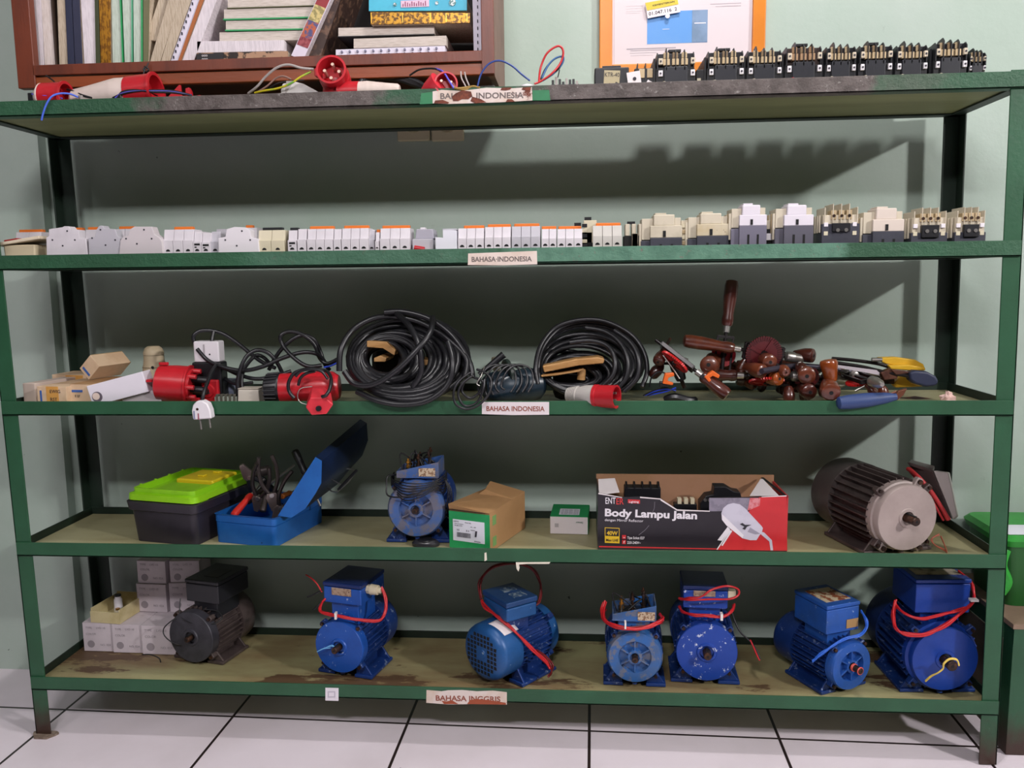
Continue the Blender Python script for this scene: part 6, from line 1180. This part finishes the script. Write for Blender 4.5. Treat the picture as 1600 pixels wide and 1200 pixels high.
# ================================================================ framed poster
YF = YB-.018; FX0, FX1 = 1.467, 1.897; fb = 1.690
t = thing('framed_poster', (FX0, YF, fb), 'orange framed notice sheet with a blue picture hung on the wall', 'picture frame'); FW = FX1-FX0
ORF = mat('orange_frame', 'd9821c', .35, 0, c2='cf7818', scale=5)
for n, (xa, xb, za, zb) in dict(a=(0, .034, 0, .62), b=(FW-.034, FW, 0, .62), c=(.034, FW-.034, 0, .034), d=(.034, FW-.034, .586, .62)).items(): MB().box(xa, xb, 0, .017, za, zb).build('frame_bar', ORF, t, bev=.003)
PK = mat('notice_paper', 'd5c8cc', .5); o = MB().box(.03, FW-.03, .009, .015, .03, .59).build('notice_sheet', PK, t)
MB().box(.038, .040, .0085, .009, .034, .586).build('margin_line', mat('margin_line', 'c2b5bb', .5), o)
def fr_(x0, x1, y0, y1, m, n, lay_=.0086, par=None): a = at(x0, y1, YF+.008)-t.location; c = at(x1, y0, YF+.008)-t.location; return MB().box(a.x, c.x, lay_, .009, a.z, c.z).build(n, m, par or o)
BL = mat('picture_blue', '5a94d6', .4, 0, c2='6499d4', scale=6); pic = fr_(1011, 1106, 15, 69, BL, 'blue_picture'); fr_(1081, 1106, 15, 66, mat('picture_grey_blue', '6c84a0', .4, 0, c2='7c94b4', scale=12), 'picture_panel', .0080, pic); fr_(1085, 1103, 35, 37, WH, 'picture_bar', .0076, pic); fr_(1035, 1046, 45, 46, WH, 'picture_line', .0080, pic)
PT = mat('notice_print', 'a39aa2', .6)
for x0, x1, y in ((978, 1004, 9), (978, 1003, 13), (978, 1004, 17), (978, 1000, 20), (1110, 1158, 5), (1118, 1158, 9), (979, 1056, 75), (985, 1040, 78), (984, 1026, 82), (985, 1020, 86)): fr_(x0, x1, y, y+.9, PT, 'printed_line', .0086)
for x0, x1, y in ((1128, 1157, 8.5),): fr_(x0, x1, y, y+1.3, INK, 'printed_line', .0086)
c = at(1036, 14, YF+.004); tg = bpy.data.objects.new('hanging_tag', None)
b = MB(); P = [at(x, y, YF+.003)-t.location for x, y in ((1012, 29), (1063, 19), (1059, -4), (1008, 5))]; b.prism([(p.x, p.z) for p in P], .001, .003); tag_ = b.build('tag_plate', PAPER, t)
P = [at(x, y, YF+.003)-t.location for x, y in ((1011, 17), (1060, 7), (1058, -4), (1008, 5))]; MB().prism([(p.x, p.z) for p in P], .0002, .001).build('yellow_band', mat('tag_yellow', 'd4bb3a', .5), tag_)
tfit(t, '01.047.116  2', 1014, 1058, 24.5, 5, YF+.0012, INK, .01, -.19); tfit(t, 'KEMENTERIAN', 1020, 1054, 10, 2.5, YF+.0002, INK, .0, -.19)
MB().ring([(-.001, .006), (.0, .006)], 14, c=tuple(at(1043, 25, YF)-t.location)).build('tag_eyelet', WHITEP, t)
# wall sockets peeking out under the top shelf
for x0, x1, lab in ((621, 672, 'left one of two cream wall sockets just below the top shelf'), (674, 725, 'right one of two cream wall sockets just below the top shelf')):
    a = at(x0, 221, YB-.012); c = at(x1, 221, YB-.012); t = thing('wall_socket', (a.x, YB-.014, a.z), lab, 'socket', 'wall sockets under the top shelf'); w_ = c.x-a.x
    MB().box(0, w_, 0, .0135, 0, w_).build('back_box', mat('socket_cream', 'cfc6a8', .5), t, bev=.004); MB().ring([(-.004, .022), (0, .024)], 24, c=(w_/2, 0, w_/2)).build('socket_well', mat('socket_cream_dark', 'b5ab8c', .5), t)
# ================================================================ left half of the top shelf
def plug_face(px, py, Y, r, label, L_=.06, dirv=(0, -1, .15), pins=4, name='industrial_plug', z=None, m=RED):
    c = at(px, py, Y); d = Vector(dirv).normalized(); t = thing(name, c, label, 'plug', 'red industrial plugs on the top shelf')
    MB().turn(d*-L_, (0, 0, 0), [(0, r*.8), (.1, r*1.0), (.5, r*1.02), (.55, r*.96), (.98, r), (1, r), (1, r*.86), (.45, r*.82), (.44, .0005)], 36).build('shell', m, t)
    u = d.orthogonal().normalized(); v = d.cross(u)
    for k in range(pins):
        a = .7+2*math.pi*k/pins; e = u*math.cos(a)*r*.48+v*math.sin(a)*r*.48; MB().cyl(d*-L_*.56+e, d*-L_*.12+e, r*.11, n=10).build('pin', mat('pin_pale', 'd8b8a8', .4, .5), t)
    return t
t = plug_face(517, 108, -.005, .0345, 'large red plug with its pins facing out above the rail', .065, (.06, -1, .28))
MB().turn((0, .045, -.012), (0, .050, -.062), [(0, .030), (.6, .034), (1, .030)], 30).build('socket_body', mat('red_plastic_dark2', 'a31420', .35), t); MB().box(-.042, -.030, .01, .03, -.012, .006).build('hinge_tab', RED, t, bev=.002)
GW = mat('grey_wire', 'a49c98', .4); YG = mat('yellow_green_wire', 'c9b81e', .4, 0, c2='6aa83a', scale=30); BRW = mat('brown_pink_wire', '8a6a60', .4)
wire(t, [(490, 108, .01), (470, 106, .0), (450, 101, .0), (432, 106, .0), (415, 120, .005), (402, 135, .01), (388, 146, .02)], .0028, GW, 'lead'); wire(t, [(486, 112, .01), (470, 120, .005), (455, 130, .005), (435, 138, .01), (412, 142, .015), (398, 145, .02)], .0024, YG, 'lead')
wire(t, [(455, 124, .02), (442, 119, .02), (430, 123, .02), (418, 134, .02), (404, 143, .02)], .0022, BRW, 'lead'); wire(t, [(475, 125, .03), (455, 127, .03), (435, 130, .03), (420, 138, .03)], .0016, RUBBER, 'lead')
t = thing('white_lampholder', (XX(470, .03, z1+.03), .03, z1), 'white faceted plug body beside the large red plug', 'plug', 'red industrial plugs on the top shelf'); MB().prism([(-.045, 0), (-.045, .030), (-.040, .046), (-.012, .050), (.010, .044), (.046, .024), (.046, 0)], -.01, .04).build('body', mat('plug_white', 'cdc8c6', .5), t, bev=.003); MB().prism([(-.012, .051), (-.030, .051), (-.034, .02)], -.0106, -.0098).build('shadow_seam', GW, t)
def plug_side(xa, xb, xc, ytop, Y, label, flip=False, tilt=0, r=None):
    """plug lying on its side: grey body xa..xb, red collar xb..xc"""
    X0, X1, X2 = [XX(v, Y, z1+.03) for v in (xa, xb, xc)]; H = ZZ(ytop, X1, Y)-z1; r = r or H/2; t = thing('industrial_plug', (X1, Y, z1), label, 'plug', 'red industrial plugs on the top shelf'); d1 = X0-X1; d2 = X2-X1; zc = H-r; dz = math.tan(R(tilt))
    MB().turn((d1, 0, zc-abs(d1)*dz), (0, 0, zc), [(0, r*.5), (.05, r*.66), (.35, r*.78), (.75, r*.98), (.8, r), (1, r*.96)], 30).build('body', mat('plug_bone', 'd4c4bc', .5, 0, c2='c8b8ae', scale=14), t)
    MB().turn((0, 0, zc), (d2, 0, zc+abs(d2)*dz), [(0, r), (.9, r*1.02), (.92, r*1.10), (1, r*1.10), (1, r*.9), (.6, r*.88), (.6, .001)], 30).build('collar', RED, t)
    return t, r, zc
t, r_, zc = plug_side(115, 204, 246, 120, .05, 'bone white plug with red collar lying on its side near the left end', tilt=5)
MB().turn((-.105, -.026, zc-.022), (-.105, -.030, zc-.006), [(0, .006), (1, .006)], 12).build('cord_clamp', GW, t)
t, r_, zc = plug_side(625, 562, 530, 127, .03, 'bone white plug with red collar just right of the large red plug')
t, r_, zc = plug_side(60, 70, 105, 130, .03, 'red collar of a plug at the left end of the top shelf'); 
t = thing('socket_bracket', (XX(288, .04, z1+.03), .04, z1), 'broken red socket bracket with upright prongs', 'socket'); MB().box(-.042, .022, 0, .03, 0, .030).build('base', RED, t, bev=.003); MB().prism([(-.04, .028), (-.012, .054), (-.008, .054), (-.006, .028)], 0, .004).build('prong', RED, t); MB().prism([(.002, .02), (.004, .046), (.012, .048), (.016, .04), (.018, .02)], 0, .01).build('prong', RED, t); MB().prism([(.022, 0), (.022, .028), (.038, .030), (.055, .022), (.040, .014), (.03, 0)], .0, .015).build('wedge', mat('red_plastic_bright', '', 0), t)
t = thing('socket_bar', (XX(45, .02, z1+.03), .02, z1), 'thin red-brown bar with black clips at the far left end', 'socket'); MB().box(-.015, .11, .0, .02, 0, .024).build('bar', REDD, t, bev=.002); MB().box(-.01, .004, .01, .03, .02, .045).build('clip', BLACKP, t, bev=.002); MB().box(.012, .03, .01, .03, .018, .036).build('clip', BLACKP, t, bev=.002)
t = thing('wire_bundle', (XX(120, .02, z1), .02, z1), 'blue and violet wires with one end hanging below the left of the top rail', 'wire')
VI = mat('violet_wire', '5a54c8', .4)
wire(t, [(65, 188, -.012), (68, 175, -.014), (74, 160, -.014), (82, 150, -.010), (95, 146, -.002), (110, 147, .006), (122, 152, .012)], .0022, mat('blue_violet_wire', '4a6ad8', .4), 'wire'); wire(t, [(50, 147, .01), (62, 149, .0), (80, 150, .0), (98, 154, .01)], .0018, VI, 'wire')
wire(t, [(105, 140, .04), (118, 144, .03), (132, 150, .02), (145, 153, .02)], .0028, RUBBER, 'wire'); wire(t, [(72, 118, .06), (85, 128, .05), (94, 142, .04)], .0018, RUBBER, 'wire')
for k in range(4): wire(t, [(176+k*4, 153, .01), (190, 147-k, .01), (210, 143-k*.8, .01), (240, 141+k, .012), (270, 142+k, .015), (300, 149, .02)], .0022, (RUBBER, VI, RUBBER, RUBBER)[k], 'wire')
t = thing('hanging_cord', at(228, 103, .074), 'thin black cord hanging from the cabinet edge onto the top shelf', 'cord'); wire(t, [(232, 98, .072), (229, 105, .068), (225, 112, .064), (224, 125, .055), (228, 138, .04), (238, 146, .03), (246, 150, .02)], .0016, RUBBER, 'cord'); wire(t, [(226, 104, .068), (232, 108, .066), (229, 112, .066), (224, 109, .066), (228, 104, .068)], .0018, RUBBER, 'knot')  # thin black cord with a knot, hung from the cabinet
t = thing('power_cable', (XX(620, .10, z1), .10, z1), 'thick black cable bundle under the cabinet behind the plugs', 'cable')
for k in range(4): wire(t, [(555+k*4, 142, .08), (565, 128-k, .09), (590, 118-k*.6+k*2, .10), (620, 118+k*2, .10), (650, 127+k*2, .09), (672, 140, .08)], .006, FLEX, 'cable')
wire(t, [(640, 118, .05), (655, 109, .04), (675, 107, .03), (688, 111, .02), (700, 124, .01), (708, 136, .005)], .0022, RUBBER, 'wire'); wire(t, [(680, 107, .03), (692, 112, .01), (701, 125, -.004), (709, 138, -.008)], .0022, VI, 'wire')
t = plug_face(697, 130, .0, .0265, 'red three-pin plug with its mouth facing out, left of the torn paper label', .045, (.18, -1, .1), 3)
MB().turn((-.018, .012, .006), (-.056, .03, -.020), [(0, .024), (.6, .020), (1, .014)], 24).build('cord_end', mat('red_plastic_bright', '', 0), t)
t = thing('wire_bundle', (XX(722, .02, z1), .02, z1), 'two grey wires sticking up beside brown frayed ends', 'wire'); wire(t, [(720, 112, .03), (721, 122, .02), (726, 132, .015), (730, 140, .01)], .0018, GW, 'wire'); wire(t, [(726, 113, .03), (728, 122, .02), (733, 134, .015)], .0018, GW, 'wire')
wire(t, [(705, 134, -.002), (714, 137, -.006), (728, 138, -.006), (742, 136, -.004), (748, 139, -.004)], .0022, mat('ochre_wire', '9a7a3a', .6), 'frayed_end', strands=3, jit=.003)
t = thing('black_box', (XX(742, .12, z1+.03), .12, z1), 'dark angular case below the cabinet corner', 'box'); MB().prism([(-.03, 0), (-.03, .05), (.045, .052), (.058, .040), (.075, 0)], 0, .10).build('body', mat('case_black_brown', '241d1a', .5), t, bev=.003); MB().box(.02, .024, -.001, 0, .004, .048).build('seam', BLKHOLE, t)
BWD = mat('navy_wire', '24418c', .4)
t = thing('wire_loop', (XX(860, .02, z1), .02, z1), 'red, black and blue wire loops rising from the shelf left of the frame', 'wire')
wire(t, [(746, 135, .02), (752, 115, .02), (765, 99, .02), (782, 95, .02), (800, 103, .02), (815, 116, .02), (828, 126, .02)], .0021, BWD, 'wire')
wire(t, [(842, 128, .02), (845, 105, .03), (855, 83, .03), (872, 72, .03), (880, 80, .03), (876, 98, .03), (862, 115, .02), (845, 127, .02), (835, 131, .015)], .0024, REDW, 'wire'); wire(t, [(847, 122, .03), (856, 103, .035), (868, 91, .035), (880, 89, .035), (878, 100, .035), (866, 114, .03), (848, 126, .02)], .0022, mat('steel_blue_wire', '35659a', .4), 'wire'); wire(t, [(845, 124, .03), (852, 108, .04), (864, 94, .04), (876, 88, .04)], .002, RUBBER, 'wire'); wire(t, [(862, 118, .03), (870, 110, .03), (875, 106, .03)], .0016, RUBBER, 'wire')
t = thing('lamp_dome', (XX(824, .03, z1+.02), .03, z1), 'small white rounded cap behind the right end of the torn label', 'cap'); MB().ring([(0, .020), (.018, .020), (.027, .014), (.031, .002)], 24, 'z').build('dome', WHITEP, t); MB().ring([(-.0002, .021), (.004, .021)], 24, 'z').build('rim', GW, t)
t = thing('screw_terminals', (XX(884, .04, z1+.03), .04, z1), 'small heap of black and white terminal parts left of the lettered switch', 'terminal'); MB().box(-.034, .030, 0, .02, 0, .030).build('strip', BLACKP, t, bev=.001)
random.seed(9)
for k in range(8): x = -.032+k*.0078; MB().box(x, x+.0055, -.003, .008, .012+random.random()*.01, .034+random.random()*.014).build('terminal', (BLACKP, GW, BLACKP)[k % 3], t, bev=.0008)
MB().cyl((-.018, 0, .045), (-.014, 0, .062), .0012).build('wire_end', RUBBER, t)
# ================================================================ papers stuck on the rails
LBP = mat('rail_label_paper', 'ddcdc4', .65, 0, c2='d2bfb2', scale=14); LBW = mat('rail_label_worn', 'd8cac4', .65, 0, c2='cdb8a8', scale=12, spots='6a3422', sscale=9, sth=.60, rust=('9c6a45', 12, .62)); TXB = mat('label_print_brown', '6a5f5c', .6)
def raillab(pts, i, m, s, x0, x1, base, cap, ink=TXB, slope=0):
    o = poly(rack, pts, -.0045, m, 'paper_label', .0005); 
    if s: tfit(rack, s, x0, x1, base, cap, -.0051, ink, .022, slope, off=.0001); bpy.context.view_layer.update()
    return o
def serif():            # use a slab look for the printed capitals by adding feet is too fine here; keep the capitals upright and wide
    pass
raillab([(676, 161.5), (676, 143), (690, 140.5), (720, 142), (738, 140), (760, 137), (800, 138), (831, 136), (832, 157), (780, 160), (700, 162.5)], 0, LBW, 'BAHASA INDONESIA', 688, 818, 154.5, 8.5, TXB, -.012)
BRB = mat('rust_blotch', '5c2a1a', .7, 0, c2='7a3a24', scale=60)
for pts in ([(708, 158), (706, 151), (712, 146), (722, 141), (736, 143), (738, 150), (732, 155), (722, 155), (716, 158)], [(678, 161.5), (680, 157), (692, 156), (702, 160), (700, 162)], [(782, 141), (784, 136.8), (800, 136.5), (797, 140), (790, 141.5)], [(815, 140), (817, 136.5), (830, 136), (829, 141), (822, 142)], [(790, 159.5), (793, 155), (800, 155), (805, 159)], [(735, 158), (738, 151), (752, 155), (760, 160), (742, 161.5)]): poly(rack, pts, -.0052, BRB, 'rust_stain', .0003)
raillab([(731, 414), (731.5, 396), (785, 394), (839, 392), (839.5, 413), (785, 414.5)], 1, LBP, 'BAHASA·INDONESIA', 737, 831, 409, 7.5, TXB, -.01)
raillab([(753, 647), (753, 628), (858, 628), (858, 648), (800, 648.5)], 2, mat('rail_label_white', 'd9cfd2', .65), 'BAHASA INDONESIA', 760, 851, 642, 7.5, INKR, .005)
raillab([(666, 1098), (666.5, 1078), (690, 1080), (700, 1078.5), (722, 1078), (745, 1080), (770, 1079), (792, 1081.5), (792, 1101), (740, 1100), (700, 1100.5)], 4, LBW, 'BAHASA INGGRIS', 681, 782, 1094.5, 8.5, INKR, .02)
for pts in ([(694, 1100), (690, 1095), (698, 1096), (706, 1094), (716, 1100)], [(730, 1100), (734, 1094), (744, 1092), (764, 1094), (790, 1098), (791, 1101)]): poly(rack, pts, -.0052, mat('rust_orange', '9a4a2e', .7), 'rust_stain', .0003)
o = raillab([(508.5, 1094.5), (508.5, 1074.5), (529, 1075), (529, 1095)], 4, mat('sticker_white', 'e4dde6', .5), None, 0, 0, 0, 0); 
for pts in ([(512, 1080), (524, 1080), (524, 1090), (512, 1090)],): poly(rack, pts, -.0051, mat('sticker_print', 'c0b8c6', .5), 'sticker_square', .0002); poly(rack, [(514, 1082), (522, 1082), (522, 1088), (514, 1088)], -.0054, mat('sticker_white', '', 0), 'sticker_square', .0002)
TP = mat('tape_cream', 'e0d8c8', .6)
poly(rack, [(806, 878.5), (860, 878), (858, 881), (825, 881), (811, 882), (812, 887), (810, 893), (807, 888)], -.0047, TP, 'tape_scrap', .0006); poly(rack, [(757, 864), (760, 863), (761, 875), (757, 877)], -.0047, TP, 'tape_scrap', .0004)
GLB = mat('rail_green_tape', '23764a', .5, 0, c2='1f6a42', scale=20)
poly(rack, [(656, 163), (658, 146), (676, 143.5), (676, 162)], -.0046, GLB, 'green_patch', .0003); poly(rack, [(832, 157), (832, 141), (858, 140.5), (860, 157)], -.0046, GLB, 'green_patch', .0003)
